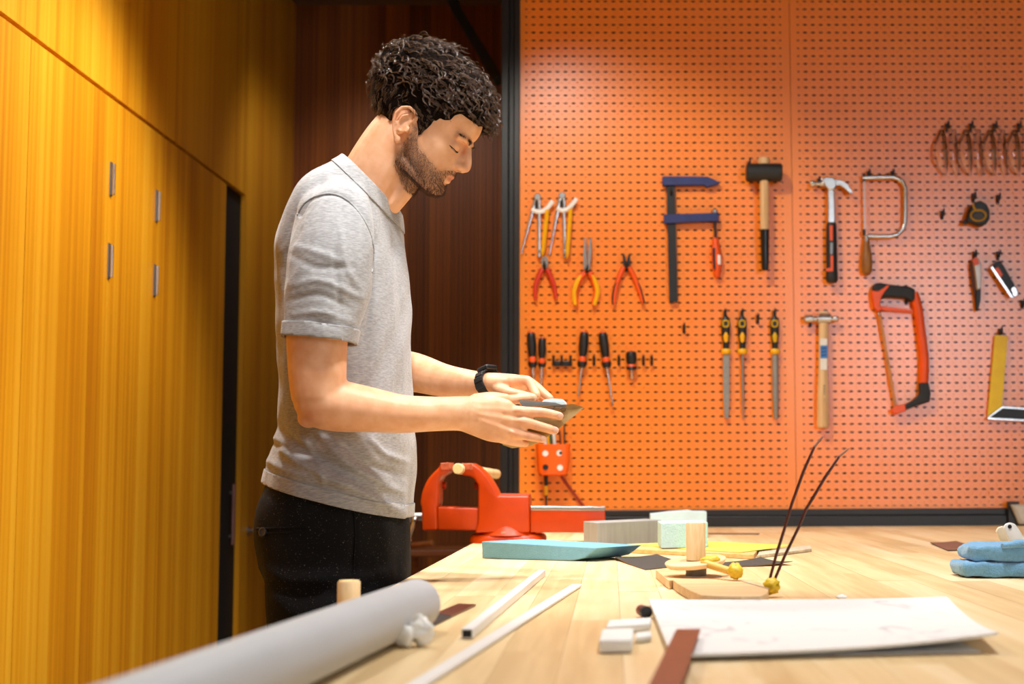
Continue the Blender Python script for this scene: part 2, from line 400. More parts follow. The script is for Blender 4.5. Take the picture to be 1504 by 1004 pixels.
# frame: upright with two ribs, bottom rail with a groove
pl = onY(735, 400, -.03)[0]
g = G().box((pl, -.030, 0.0), (pl+.024, .016, H-.002)); g.build('post', M_black, board, bevel=.003)
g = G().box((pl+.0245, -.016, 0.0), (pl+.040, .016, H-.002)); g.build('post', M_black, board, bevel=.002)
g = G().box((pl+.0405, -.024, 0.0), (xl-.0005, .016, H-.002)); g.build('post', M_black, board, bevel=.002)
g = G().box((xl, -.022, zb-.020), (2.30, .015, zb-.0005)); g.build('rail', M_black, board, bevel=.002)
g = G().box((xl, -.028, TZ-.05), (2.30, .015, zb-.0205)); g.build('rail', M_black, board, bevel=.002)
g = G().box((2.3005, -.03, 0.0), (2.36, .016, H-.002)); g.build('post', M_black, board, bevel=.003)
rz = onY(1483, 760, -.04)
g = G().box((rz[0]-.005, -.045, TZ+.001), (rz[0]+.03, -.029, zb+.02)); g.build('corner_block', M_black, board, bevel=.002)

# ================================================================== WORKBENCH
TL = -0.083; TR = 2.35; TB = -0.032; TF = -4.0
M_maple = wood('maple_stave', (214, 182, 130), (233, 205, 154), (244, 221, 178), 'Y', fine=60, coarse=14, along=2.0, rough=0.40, rnd=0.22, bump=0.03, spec=0.4)
bench = thing('workbench', 'long butcher-block maple workbench with black legs under the tool board', 'workbench', ((TL+TR)/2, (TB+TF)/2, 0))
x = TL; ri_ = 0
rs = random.Random(3)
while x < TR-.001:
    wd = 0.058; xe = min(x+wd, TR); y = TB; first = True
    while y > TF+.001:
        ln = rs.uniform(.45, 1.25); ln = ln*0.5 if first else ln; first = False
        ye = max(y-ln, TF)
        if ye-TF < .2: ye = TF
        G().box((x+.0002, ye+.0002, TZ-.045), (xe-.0002, y-.0002, TZ-rs.uniform(0, .00025))).build('stave', M_maple, bench)
        y = ye
    x = xe
g = G().box((TL+.05, TF+.05, TZ-.13), (TR-.05, TB-.05, TZ-.0455)); g.build('apron', M_black, bench)
for lx in (TL+.30, TR-.12):
    for ly in (TF+.12, TB-.45):
        G().box((lx-.035, ly-.035, 0), (lx+.035, ly+.035, TZ-.13)).build('leg', M_black, bench, bevel=.003)

# ================================================================== TOOLS ON THE BOARD
def B(px, py, off=0.0): return onY(px, py, -PBT-off)
def bpoly(g, pts, o0, o1):
    """outline seen on the board, with its own thickness from offset o0 to o1"""
    om = (o0+o1)/2; P = [B(x, y, om)+np.array((0, om-o0, 0)) for x, y in pts]
    return g.prism(P, (0, -(o1-o0), 0))
def btube(g, pts, rad, off, n=10, pxr=True, flat=1.0):
    """bar along pixel path at a given offset; radii in pixels"""
    k = (4.42-.02)/FPX; r = [rad]*len(pts) if np.isscalar(rad) else rad
    return g.tube([B(x, y, off) for x, y in pts], [(q*k*flat, q*k) for q in r], n, up=(0, 1, 0))
def smooth_path(pts, n=6):
    P = np.array(pts, float); out = []
    for i in range(len(P)-1):
        p0, p1, p2, p3 = P[max(i-1, 0)], P[i], P[i+1], P[min(i+2, len(P)-1)]
        for t in np.linspace(0, 1, n, endpoint=False):
            out.append(.5*((2*p1)+(-p0+p2)*t+(2*p0-5*p1+4*p2-p3)*t*t+(-p0+3*p1-3*p2+p3)*t**3))
    out.append(P[-1]); return [tuple(q) for q in out]
M_tblack = mat('tool_black', (22, 21, 22), 0.45, var=0.2, scale=60)
M_rubber = mat('black_rubber', (30, 29, 29), 0.55, var=0.15, scale=60, bump=0.15, bscale=400)
M_orange = mat('tool_orange', (236, 84, 16), 0.4, var=0.06)
M_red = mat('tool_red', (205, 52, 26), 0.38, var=0.08)
M_yellow = mat('tool_yellow', (240, 176, 14), 0.4, var=0.06)
M_blue = mat('clamp_blue', (34, 44, 104), 0.5, var=0.15, bump=0.2, bscale=300)
M_white = mat('white_plastic', (232, 230, 226), 0.45, var=0.03)
M_handle = wood('handle_wood', (196, 150, 96), (222, 184, 134), (236, 206, 164), 'Z', fine=160, coarse=40, along=4, rough=0.5, rnd=0.2, bump=0.04)
M_hbrown = wood('handle_brown', (128, 78, 30), (160, 104, 46), (186, 132, 66), 'Z', fine=200, coarse=50, along=6, rough=0.45, rnd=0.1)
M_file = mat('file_steel', (150, 146, 140), 0.5, 0.7, var=0.15, scale=200, bump=0.3, bscale=900)
M_iron = mat('dark_steel', (62, 62, 64), 0.35, 0.8, var=0.15)
M_silver = mat('bright_steel', (208, 206, 204), 0.25, 0.9, var=0.08, scale=50)
K = 4.41/FPX                                         # metres per pixel on the board

# ---- black peg hooks (one kind, copied)
def make_peg(px, py, label, group='black peg hooks on the orange board'):
    p = B(px, py, 0)
    t = thing('peg_hook', label, 'hook', (p[0], p[1], p[2]), group)
    G().box((p[0]-.0045, p[1]-.006, p[2]-.016), (p[0]+.0045, p[1], p[2]+.012)).build('clip', M_tblack, t, bevel=.0015)
    G().tube([p+np.array(q) for q in ((0, -.004, -.004), (0, -.018, -.006), (0, -.027, -.003), (0, -.031, .006), (0, -.030, .014))], [.0034, .0034, .0034, .0032, .0026], 8).build('prong', M_tblack, t, smooth=50)
    return t
peg0 = None
def peg(px, py, label, group='black peg hooks on the orange board'):
    global peg0
    if peg0 is None:
        peg0 = make_peg(px, py, label, group); peg0['_px'] = (float(px), float(py)); return peg0
    a = Vector(B(px, py, 0))-peg0.location
    return dup(peg0, a, label, group)
EMP = 'empty black peg hook '
for px, py, lb in ((872.5, 529, EMP+'between the two long screwdrivers'), (909, 529, EMP+'just left of the stubby screwdriver'), (945, 529, EMP+'just right of the stubby screwdriver'), (957, 529, EMP+'farther right of the stubby screwdriver, last in its row'),
                   (1004.5, 482, EMP+'below the foot of the blue bar clamp'), (1112.5, 468, EMP+'between two yellow-collared files'), (1383, 315, EMP+'left of the tape measure'), (1465, 292, EMP+'right of the tape measure'), (1501, 446, EMP+'beside the tilted folding knife')):
    peg(px, py, lb)
for px, py, lb in ((1390, 187, 'first clear safety glasses'), (1425, 187, 'second clear safety glasses'), (1460, 187, 'third clear safety glasses'), (1495.5, 187, 'fourth clear safety glasses')):
    peg(px, py, 'black peg hook holding the '+lb+' counted from the coping saw')
for px, py, lb in ((1275, 257, 'blade end of the coping saw frame'), (1310, 257, 'bend end of the coping saw frame'), (1429, 290, 'tape measure'), (1430.5, 375, 'upright folding knife'), (1465, 375, 'tilted folding knife'), (1468, 488, 'yellow try square'),
                   (1064.5, 461, 'wide flat file'), (1089.5, 461, 'thin round file'), (1137, 461, 'half-round file'), (1100, 243, 'rubber mallet'), (1202, 268, 'claw hammer'), (1190, 472, 'ball-peen hammer'), (985, 285, 'blue bar clamp'), (1331, 440, 'hacksaw'),
                   (800, 392, 'red-handled cutters'), (863, 397, 'needle-nose pliers'), (920, 392, 'black-edged orange cutters'), (789, 303, 'dividers beside the frame post'), (826, 302, 'dividers farther from the frame post'),
                   (781, 532, 'screwdriver next to the frame post'), (796, 532, 'second screwdriver from the frame post'), (857, 532, 'left long screwdriver of the middle pair'), (888, 532, 'right long screwdriver of the middle pair'), (927, 532, 'stubby screwdriver')):
    peg(px, py, 'black peg hook holding the '+lb)

# ---- wing dividers with pencils
def dividers(dx, dy, hinge, lleg, rleg, arc, pen, label):
    t = thing('wing_dividers', label, 'dividers', B(hinge[0], hinge[1], 0), 'pencil dividers on the board')
    g = G(); btube(g, [(hinge[0]-3.5, hinge[1]+4), lleg], [3.2, 1.0], .014, 8, flat=.8); g.build('leg', M_silver, t, smooth=40)
    g = G(); btube(g, [(hinge[0]+2, hinge[1]+4), rleg], [3.0, 2.6], .014, 8, flat=.8); g.build('leg', M_silver, t, smooth=40)
    g = G(); c = B(hinge[0], hinge[1], .009); g._lathe(c, np.array((0, -1., 0)), [(0, .008), (0, .0112), (.010, .0112), (.012, .009), (.012, .001)], 16); g.build('hinge', M_silver, t, smooth=40)
    g = G(); btube(g, smooth_path(arc, 5), 3.2, .020, 8, flat=.45); g.build('arc_arm', M_white, t, smooth=40)
    g = G(); btube(g, pen, [3.1, 3.1, 0.8], .026, 6); g.build('pencil', M_yellow, t)
    cpt = B((pen[1][0]+rleg[0])/2, pen[1][1], .02)
    g = G().box(cpt-np.array((.009, .008, .005)), cpt+np.array((.009, .008, .005))); g.build('pencil_clamp', M_steel, t, bevel=.001)
dividers(0, 0, (789.7, 290), (765.5, 372), (791.5, 377), [(781, 307), (791.6, 311), (802, 307), (812, 295)], [(804, 308), (797.5, 368), (796.5, 376)], 'steel dividers with yellow pencil hung next to the black frame post')
dividers(0, 0, (825.7, 288), (806.5, 374), (829.5, 378), [(818, 305.5), (828, 309), (838, 303), (847, 291.5)], [(838, 307), (833.5, 370), (832.5, 379)], 'steel dividers with yellow pencil above the needle-nose pliers')

# ---- pliers
def pliers(name, label, cat, jaws, pivot, hl, hr, mj, mh, rh, flare=True, shell=None, shellr=2.2):
    t = thing(name, label, cat, B(pivot[0], pivot[1], 0))
    for i, j in enumerate(jaws):
        g = G(); bpoly(g, j, .012+.003*i*0, .022); g.build('jaw', mj, t, bevel=.001)
    g = G(); g._lathe(B(pivot[0], pivot[1], .011), np.array((0, -1., 0)), [(0, .006), (.014, .006), (.015, .004), (.015, .001)], 12); g.build('pivot', M_iron, t, smooth=40)
    for i, h in enumerate((hl, hr)):
        pth = smooth_path(h, 5); n = len(pth)
        g = G(); btube(g, pth, [rh*(0.75+.35*math.sin(math.pi*min(1, .25+.75*k/(n-1)))) for k in range(n)], .017, 10, flat=.9); o = g.build('handle', mh, t, smooth=40)
        if flare:
            a = B(h[0][0]+(-3 if i == 0 else 3), h[0][1]+1, .017); g = G().ball(a, (.009, .007, .004), 10, 6); g.build('guard', mh, t, smooth=60)
        if shell:
            s = -1 if i == 0 else 1
            g = G(); btube(g, [(x+s*1.6, y+.6) for x, y in pth[2:]], [shellr*(.8+.3*math.sin(math.pi*k/(n-3))) for k in range(n-2)], .019, 8); g.build('outer_grip', shell, o, smooth=40)
    return t
pliers('side_cutters', 'small side cutters with plain red handles below the dividers', 'pliers',
       [[(794.5, 382), (797, 377), (800, 376), (800, 392), (796.5, 394)], [(800.2, 376), (803, 377), (805.5, 382), (804, 394), (800.2, 392)]], (800, 391),
       [(797, 395), (792, 404), (786.5, 420), (786, 439)], [(803.5, 395), (808, 404), (814, 420), (816.5, 438)], M_silver, M_red, 3.6)
pliers('needle_nose_pliers', 'needle-nose pliers with yellow and orange handles', 'pliers',
       [[(858.5, 349), (861, 349), (862, 370), (862.2, 398), (857, 396), (856.5, 372)], [(866, 350), (868.8, 350), (869, 372), (866.5, 396), (862.6, 398), (863.5, 372)]], (862, 396),
       [(859, 400), (850, 412), (845, 428), (846.5, 447)], [(865.5, 400), (872, 412), (876, 428), (871, 447)], M_silver, M_orange, 3.8, True, M_yellow, 3.6)
pliers('diagonal_cutters', 'diagonal cutters with orange handles edged in black', 'pliers',
       [[(914.5, 375), (917, 373.5), (919, 380), (920, 392), (915.5, 390)], [(926, 375), (923.5, 373.5), (921, 380), (920.4, 392), (925, 390)]], (920.2, 388),
       [(916, 392), (909, 408), (903, 428), (901.5, 446)], [(924.5, 392), (932, 408), (940, 428), (944.5, 445)], M_iron, M_orange, 3.4, False, M_tblack, 1.9)

# ---- blue bar clamp
t = thing('bar_clamp', 'blue F-shaped bar clamp with orange screw handle', 'clamp', B(985, 440, 0))
g = G(); bpoly(g, [(978.7, 268), (990.8, 268), (995.4, 443.5), (983, 443.5)], .010, .020); o = g.build('bar', M_tblack, t, bevel=.0012)
g = G(); bpoly(g, [(972.7, 259.5), (1036, 260), (1038.5, 260), (1057.5, 268.5), (1056, 270.5), (1038, 275.5), (1034, 272.5), (972.9, 273)], .006, .028); g.build('fixed_arm', M_blue, t, bevel=.0025)
g = G(); bpoly(g, [(974.6, 315.6), (1050, 313), (1055, 312), (1055.3, 326), (1050, 325.5), (1000, 327.5), (974.8, 329)], .006, .028); g.build('sliding_arm', M_blue, t, bevel=.0025)
g = G(); g.tube([B(1049.8, 306, .017), B(1051, 351, .017)], .0046, 12); g.build('screw', M_iron, t, smooth=40)
g = G(); g.tube([B(1049.6, 308.5, .017), B(1049.8, 313, .017)], .010, 14); g.build('swivel_pad', M_steel, t, smooth=40)
g = G(); hp = [(1050.6, 350, 4.6), (1051, 358, 5.0), (1051.6, 366, 6.6), (1052.4, 380, 7.6), (1053, 396, 6.4), (1053.4, 404, 4.6), (1053.5, 408, 1.6)]
btube(g, [(a, b) for a, b, c in hp], [c for a, b, c in hp], .017, 14); o = g.build('handle', M_orange, t, smooth=40)
g = G(); bpoly(g, [(1046.4, 364), (1050, 364), (1050.6, 396), (1047.4, 394)], .0305, .0335); g.build('grip_inlay', M_tblack, o)
g = G(); bpoly(g, [(1054, 374), (1058, 374), (1058.4, 388), (1054.6, 388)], .0315, .0330); g.build('white_print', M_white, o)

# ---- rubber mallet
t = thing('rubber_mallet', 'black rubber mallet with pale wooden handle dipped in black', 'mallet', B(1123, 397, 0))
g = G(); g._lathe(B(1096, 253.3, .042), np.array((1., 0, 0)), [(0, .001), (0, .025), (.003, .0285), (.108, .0285), (.111, .025), (.111, .001)], 28); g.build('head', M_rubber, t, smooth=35)
g = G(); btube(g, [(1122, 231.5), (1122, 234), (1122, 241)], [7.5, 8.6, 8.6], .042, 14, flat=.8); g.build('handle_end', M_handle, t, smooth=40)
g = G(); btube(g, [(1122.3, 264), (1122.6, 300), (1123, 340)], [6.6, 6.9, 6.6], .042, 16, flat=.85); g.build('handle', M_handle, t, smooth=40)
P = [(1123, 337), (1123.3, 360), (1123.7, 392), (1123.8, 397)]
g = G(); btube(g, P, [6.8, 6.2, 5.6, 4.6], .042, 16, flat=.85); g.build('dipped_grip', mat('black_gloss', (16, 16, 18), 0.25), t, smooth=40)

# ---- claw hammer
t = thing('claw_hammer', 'claw hammer with polished shaft and black and orange grip', 'hammer', B(1221, 414, 0))
g = G(); g._lathe(B(1190.5, 269.5, .026), np.array((1., 0, 0)), [(0, .001), (0, .0095), (.002, .0105), (.012, .0105), (.015, .007), (.030, .0075), (.040, .011)], 18)
g.build('striking_face', M_silver, t, smooth=35)
g = G(); bpoly(g, [(1205, 263), (1214, 260.5), (1222, 261), (1228, 265), (1228, 275), (1224, 280), (1216, 279), (1211, 274)], .014, .038); g.build('cheek', M_silver, t, bevel=.004)
for s in (0, 1):
    g = G(); bpoly(g, [(1226, 263.5), (1236, 265), (1245, 270.5), (1252, 281), (1251, 284.5), (1246.5, 283), (1240, 276), (1233, 272), (1226, 273)], .015+.013*s, .024+.013*s); g.build('claw', M_silver, t, bevel=.0015)
g = G(); bpoly(g, [(1215.4, 276), (1225, 276), (1226, 300), (1226.5, 329), (1215.6, 329), (1215.5, 300)], .018, .034); g.build('shaft', M_silver, t, bevel=.004)
g = G(); hp = [(1221, 327, 6.4), (1221, 332, 7.6), (1221.3, 360, 8.4), (1221.6, 390, 8.3), (1221.7, 406, 9.2), (1221.8, 411, 9.0), (1221.8, 415, 6.5)]
btube(g, [(a, b) for a, b, c in hp], [c for a, b, c in hp], .026, 16, flat=.9); o = g.build('grip', M_rubber, t, smooth=40)
g = G(); bpoly(g, [(1218.5, 331), (1223, 331), (1223, 353), (1219, 353)], .0395, .0425); g.build('orange_inlay', M_orange, o)
g = G(); bpoly(g, [(1220, 375), (1223.5, 375), (1223.5, 398), (1213.5, 398.5), (1213.5, 394), (1220, 393)], .0395, .0430); g.build('orange_inlay', M_orange, o)
g = G(); bpoly(g, [(1219.5, 356), (1223, 356), (1223, 373), (1219.5, 373)], .0400, .0428); g.build('grey_print', M_steel_dull, o)

# ---- coping saw
t = thing('coping_saw', 'coping saw with bent steel frame and brown wooden handle', 'saw', B(1273, 403, 0))
g = G(); btube(g, [(1267, 261), (1290, 260.5), (1310, 260), (1319, 262), (1326, 267.5), (1329.5, 276), (1329.6, 300), (1329.2, 328), (1326, 337), (1318, 344.5), (1308, 347), (1290, 347), (1275, 346.5)], 3.4, 0.021, 10); g.build('frame', M_silver, t, smooth=50)
g = G(); bpoly(g, [(1267.6, 262), (1270.6, 262), (1272, 342), (1269, 342)], .0205, .0220); g.build('blade', mat('blade_pink_steel', (205, 170, 158), 0.4, 0.6), t)
for y in (261, 341):
    g = G(); g.tube([B(1269, y-4, 0.021), B(1269.4, y+5, 0.021)], .005, 10); g.build('blade_pin', M_iron, t, smooth=40)
g = G(); g.tube([B(1272.5, 345, 0.021), B(1272.6, 356, 0.021)], [.0065, .0075], 12); g.build('ferrule', M_silver, t, smooth=40)
g = G(); hp = [(1272.6, 355, 4.6), (1272.8, 364, 5.4), (1273, 378, 7.9), (1273, 390, 8.4), (1273, 399, 7.6), (1273, 403, 4.5), (1273, 404, 1)]
btube(g, [(a, b) for a, b, c in hp], [c for a, b, c in hp], 0.021, 16); g.build('handle', M_hbrown, t, smooth=40)

# ---- safety glasses hung on end
def clear_mat():
    m, nt, b = new_mat('clear_polycarbonate'); out = nt.nodes['Material Output']
    tr = N(nt, 'ShaderNodeBsdfTransparent'); tr.inputs[0].default_value = (0.985, 0.965, 0.94, 1)
    gl = N(nt, 'ShaderNodeBsdfGlossy'); gl.inputs['Roughness'].default_value = 0.08; gl.inputs[0].default_value = (1, .96, .9, 1)
    fr = N(nt, 'ShaderNodeFresnel'); fr.inputs['IOR'].default_value = 1.5
    mx = N(nt, 'ShaderNodeMixShader'); nt.links.new(fr.outputs[0], mx.inputs[0]); nt.links.new(tr.outputs[0], mx.inputs[1]); nt.links.new(gl.outputs[0], mx.inputs[2])
    nt.links.new(mx.outputs[0], out.inputs['Surface']); return m
M_clear = clear_mat()
M_clearedge = mat('lens_rim', (206, 150, 104), 0.2, var=0.1, trans=0.8)
def glasses(px, label):
    t = thing('safety_glasses', label, 'safety glasses', B(px, 255, 0), 'clear safety glasses on the board')
    def leaf(cx, w, off0, bulge, y0=190, y1=258, nu=14, nv=5):
        rings = []
        for i in range(nu+1):
            s = i/nu; hw = w*math.sin(math.pi*min(max(.06+.90*s, 0), 1))**.8; cy = y0+(y1-y0)*s; ccx = cx+9*(s-.5)*.5-4*math.sin(math.pi*s)
            rings.append([(ccx+hw*(2*j/nv-1), cy, off0+bulge*math.sin(math.pi*s)*(1-.4*(2*j/nv-1)**2)) for j in range(nv+1)])
        return rings
    for k, (cx, w, o, bl) in enumerate(((px-4, 9.5, .012, .030), (px+14, 6.5, .008, .016))):
        rg = leaf(cx, w, o, bl); nv = len(rg[0])
        g = G(); fr = [[B(*q) for q in r] for r in rg]; bk = [[B(q[0], q[1], q[2]-.0018) for q in r] for r in rg]
        L = [f+b[::-1] for f, b in zip(fr, bk)]; g.loft(L); o2 = g.build('lens', M_clear, t, smooth=60)
        for side in (0, -1):
            g = G(); g.tube([B(*r[side]) for r in rg], .0009, 6); g.build('lens_rim', M_clearedge, o2, smooth=60)
    g = G(); g.tube([B(px-1, 193, .016), B(px+8, 205, .022), B(px+20, 230, .014), B(px+18, 252, .010)], .0018, 8); g.build('temple', M_clear, t, smooth=60)
    g = G(); g.tube([B(px-3, 190, .016), B(px+2, 186, .020), B(px+8, 192, .018)], .003, 8); g.build('bridge', M_clearedge, t, smooth=60)
for i, px in enumerate((1390, 1426, 1461.5, 1497)):
    glasses(px, ('first', 'second', 'third', 'fourth')[i]+' pair of clear safety glasses counted from the coping saw')

# ---- tape measure
t = thing('tape_measure', 'black tape measure with yellow ring hanging from a peg', 'tape measure', B(1434, 330, 0))
g = G(); bpoly(g, [(1417, 327), (1422, 309), (1428, 299), (1437, 296), (1447, 300), (1452, 311), (1452, 323), (1446, 331), (1437, 332), (1427, 328)], .010, .045); o = g.build('case', M_tblack, t, bevel=.005, bseg=3)
ring = [(1437+9.5*math.cos(a)*1.15, 316+8.0*math.sin(a)) for a in np.linspace(0, 2*math.pi, 24, endpoint=False)]
g = G(); btube(g, ring+[ring[0]], 1.5, .0455, 6); g.build('yellow_ring', mat('tape_yellow', (196, 148, 20), 0.4), t, smooth=50)
g = G(); btube(g, [(1429, 299), (1430.5, 305), (1434, 309), (1440, 309)], [1.8, 1.8, 1.6, 1.2], .0455, 6); g.build('yellow_band', mat('tape_yellow', (196, 148, 20), 0.4), t, smooth=50)
g = G(); bpoly(g, [(1430, 316), (1436, 312.5), (1443, 314), (1444, 319), (1438, 321), (1431, 320)], .044, .047); g.build('label_plate', mat('label_grey', (70, 64, 52), 0.5), t)
g = G(); bpoly(g, [(1415, 323), (1421, 325), (1419.5, 330), (1414, 328)], .020, .034); g.build('tape_hook', M_tblack, t, bevel=.001)

# ---- folding knives
t = thing('folding_knife', 'grey folding knife with orange tip hanging upright', 'knife', B(1433, 457, 0))
g = G(); bpoly(g, [(1428, 383), (1432, 378), (1437, 381), (1440, 390), (1440, 424), (1434, 426), (1431, 400)], .010, .030); g.build('handle', mat('knife_grey', (196, 186, 178), 0.4, 0.4), t, bevel=.003)
g = G(); bpoly(g, [(1428, 382), (1432, 376.5), (1437, 381), (1438.5, 388), (1431, 390)], .0305, .0335); g.build('orange_cap', M_orange, t, bevel=.001)
g = G(); bpoly(g, [(1434, 425), (1440, 424), (1439.5, 440), (1436, 457), (1433, 455), (1432, 438)], .010, .026); g.build('black_tail', M_tblack, t, bevel=.002)
g = G(); bpoly(g, [(1424, 388), (1428, 383), (1431, 398), (1434, 426), (1432, 440), (1427, 420)], .012, .018); g.build('cast_shadow', mat('shadow_brown', (92, 44, 20), 0.6), t, bevel=.001)  # the knife's shadow on the board, built as a thin brown plate
t = thing('folding_knife', 'black and orange folding knife hanging tilted', 'knife', B(1480, 436, 0))
g = G(); bpoly(g, [(1456, 393), (1460, 386), (1467, 383), (1473, 390), (1493, 425), (1495, 433), (1488, 437), (1482, 431)], .010, .030); g.build('handle', M_tblack, t, bevel=.003)
g = G(); bpoly(g, [(1460.5, 395), (1466, 391.5), (1473, 403), (1469, 408)], .0300, .0325); g.build('orange_button', M_orange, t, bevel=.001)
g = G(); bpoly(g, [(1455, 393), (1457.5, 391), (1484, 430.5), (1488, 437), (1484, 436)], .0295, .0325); g.build('steel_edge', M_silver, t)
g = G(); bpoly(g, [(1485, 424), (1490, 420), (1495, 430), (1493, 434.5), (1488.5, 435)], .0303, .0330); g.build('steel_tip', M_silver, t, bevel=.001)

# ---- hacksaw
t = thing('hacksaw', 'orange hacksaw with black grips hanging on the board', 'saw', B(1322, 606, 0))
g = G(); btube(g, smooth_path([(1342, 430), (1348, 452), (1351, 474), (1355, 505), (1357.5, 530), (1356.5, 566)], 4), [7]*20+[6.4], .020, 10, flat=.75); g.build('frame', M_orange, t, smooth=50)
g = G(); bpoly(g, [(1280, 425), (1283, 417), (1292, 415.5), (1304, 418), (1335, 421.5), (1343, 425), (1343, 440), (1338, 443.5), (1330, 438), (1300, 436), (1294, 440), (1289, 436)], .004, .034); g.build('top_grip', M_rubber, t, bevel=.006, bseg=3)
g = G(); bpoly(g, [(1279, 427), (1289, 428), (1296, 424), (1303, 418.5), (1305, 421), (1299, 428), (1294, 436), (1291, 448), (1295, 453), (1290, 458), (1283, 452)], .008, .036); g.build('front_bracket', M_orange, t, bevel=.003)
g = G(); bpoly(g, [(1290, 449), (1341, 455), (1341, 459), (1292, 455)], .012, .026); g.build('cross_bar', M_orange, t, bevel=.001)
g = G(); bpoly(g, [(1289, 457), (1293, 455.5), (1318.5, 602), (1314, 603)], .018, .0195); g.build('blade', mat('saw_blade', (196, 120, 58), 0.45, 0.5, var=0.2), t)
g = G(); g.tube([B(1291, 452, .014), B(1291.5, 463, .024)], .0055, 10); g.build('blade_bolt', M_silver, t, smooth=40)
g = G(); bpoly(g, [(1349.5, 562), (1363, 562), (1366, 578), (1364.5, 590), (1345, 596), (1329.5, 602.5), (1328, 594.5), (1340, 588), (1350, 579)], .006, .034); g.build('elbow_grip', M_rubber, t, bevel=.005, bseg=3)
g = G(); bpoly(g, [(1309, 601), (1316, 595.5), (1328.5, 593.5), (1330, 603), (1318, 607.5), (1310, 607)], .008, .032); g.build('end_piece', M_orange, t, bevel=.003)

# ---- try square
t = thing('try_square', 'yellow-bladed try square with black stock', 'square', B(1462, 612, 0))
g = G(); bpoly(g, [(1461, 491.5), (1480, 493.5), (1471.5, 596), (1450.3, 611)], .010, .014); g.build('blade', mat('square_yellow', (255, 208, 4), 0.45), t)
g = G(); bpoly(g, [(1452, 613), (1471, 599.5), (1572, 606), (1571, 619)], .010, .026); g.build('stock', M_tblack, t, bevel=.0015)
g = G(); bpoly(g, [(1449.5, 613), (1471, 597), (1572, 603), (1572, 605.5), (1471.5, 599), (1452, 613)], .010, .0275); g.build('steel_facing', M_silver, t)
g = G(); bpoly(g, [(1450, 613.2), (1571, 619.5), (1571, 621.5), (1450, 615.5)], .010, .0275); g.build('steel_facing', M_silver, t)

# ---- files
def file_tool(cx, label, kind):
    t = thing('hand_file', label, 'file', B(cx+2, 614, 0), 'yellow-collared files on the board')
    dx = cx-1065.5
    g = G(); hp = [(0, 461, 1.5), (0, 464, 3.0), (.2, 468, 5.4), (.3, 476, 6.7), (.4, 490, 6.4), (.6, 502, 4.7), (.8, 512, 4.4), (.9, 515, 4.4)]
    btube(g, [(cx+a, b) for a, b, c in hp], [c for a, b, c in hp], .016, 16, flat=.8); o = g.build('handle', M_tblack, t, smooth=45)
    ys = mat('inlay_yellow', (214, 172, 16), 0.4)
    for k in range(2):
        ring = [(cx+.4+(4.1-.0)*math.copysign(abs(math.cos(a))**.6, math.cos(a)), 475+4.6*math.copysign(abs(math.sin(a))**.6, math.sin(a))) for a in np.linspace(0, 2*math.pi, 20, endpoint=False)]
    g = G(); btube(g, ring+[ring[0]], 1.15, .0265, 6); g.build('hanging_eye', ys, o, smooth=50)
    g = G(); btube(g, [(cx+.5, 484), (cx+.5, 487), (cx+.6, 494), (cx+.8, 501), (cx+.8, 504)], [1.5, 4.0, 4.3, 3.2, 1.2], .0205, 12, flat=.75); g.build('inlay', ys if kind == 'half' else M_yellow, o, smooth=50)
    g = G(); btube(g, [(cx+.9, 512), (cx+.9, 513.5), (cx+1, 516), (cx+1, 518.5), (cx+1, 520)], [5, 7, 7.4, 7, 5], .016, 16, flat=.8); g.build('collar', M_yellow, t, smooth=45)
    g = G()
    if kind == 'flat': bpoly(g, [(cx-3.7, 519), (cx+6, 519), (cx+5.8, 585), (cx+4.4, 614), (cx-1.2, 614), (cx-3, 585)], .013, .019); g.build('blade', M_file, t, bevel=.0006)
    elif kind == 'round': btube(g, [(cx+.8, 519), (cx+1.5, 570), (cx+2.2, 615)], [2.0, 1.9, 1.1], .016, 10); g.build('blade', M_file, t, smooth=50)
    else: btube(g, [(cx+1, 519), (cx+1.5, 580), (cx+2.2, 613), (cx+2.2, 615)], [4.9, 4.6, 3.2, 2.0], .016, 14, flat=.5); g.build('blade', M_file, t, smooth=50)
file_tool(1065.5, 'flat file with wide grey blade and yellow collar', 'flat')
file_tool(1089.7, 'round file with rod-thin blade and yellow collar', 'round')
file_tool(1137.5, 'half-round file nearest the ball-peen hammer, with dull yellow inlay', 'half')

# ---- ball-peen hammer
t = thing('ball_peen_hammer', 'ball-peen hammer with pale wooden handle and blue label', 'hammer', B(1209, 628, 0))
g = G(); g._lathe(B(1181, 468, .026), np.array((1., 0, 0)), [(0, .001), (0, .0105), (.002, .0125), (.026, .0125), (.030, .0095), (.038, .0095), (.043, .015), (.082, .015), (.086, .008), (.092, .0075), (.096, .0095), (.101, .010), (.106, .0075), (.109, .001)], 22); g.build('head', M_silver, t, smooth=35)
g = G(); btube(g, [(1210, 457.5), (1210, 460)], [7, 8], .026, 12, flat=.6); g.build('handle_end', M_handle, t, smooth=40)
g = G(); hp = [(1209.8, 474, 7.2), (1209.6, 500, 7.4), (1209, 540, 7.0), (1208.8, 580, 8.4), (1208.8, 622, 9.0), (1208.8, 627, 8.4), (1208.8, 628.5, 6)]
btube(g, [(a, b) for a, b, c in hp], [c for a, b, c in hp], .026, 16, flat=.7); o = g.build('handle', M_handle, t, smooth=40)
g = G(); bpoly(g, [(1204.5, 497), (1215, 497), (1215, 507), (1204.5, 507)], .0365, .0378); g.build('label_white', mat('paper_label', (226, 222, 214), 0.6), o)
g = G(); bpoly(g, [(1204.8, 507.2), (1215.5, 507.2), (1215.2, 526), (1205, 526)], .0365, .0378); g.build('label_blue', mat('label_blue', (56, 120, 190), 0.5), o)
for yy in (511, 516, 521):
    g = G(); bpoly(g, [(1206.5, yy), (1213.8, yy-.8), (1213.8, yy+.7), (1206.5, yy+1.5)], .0377, .0381); g.build('label_print', mat('print_navy', (20, 44, 110), 0.6), o)
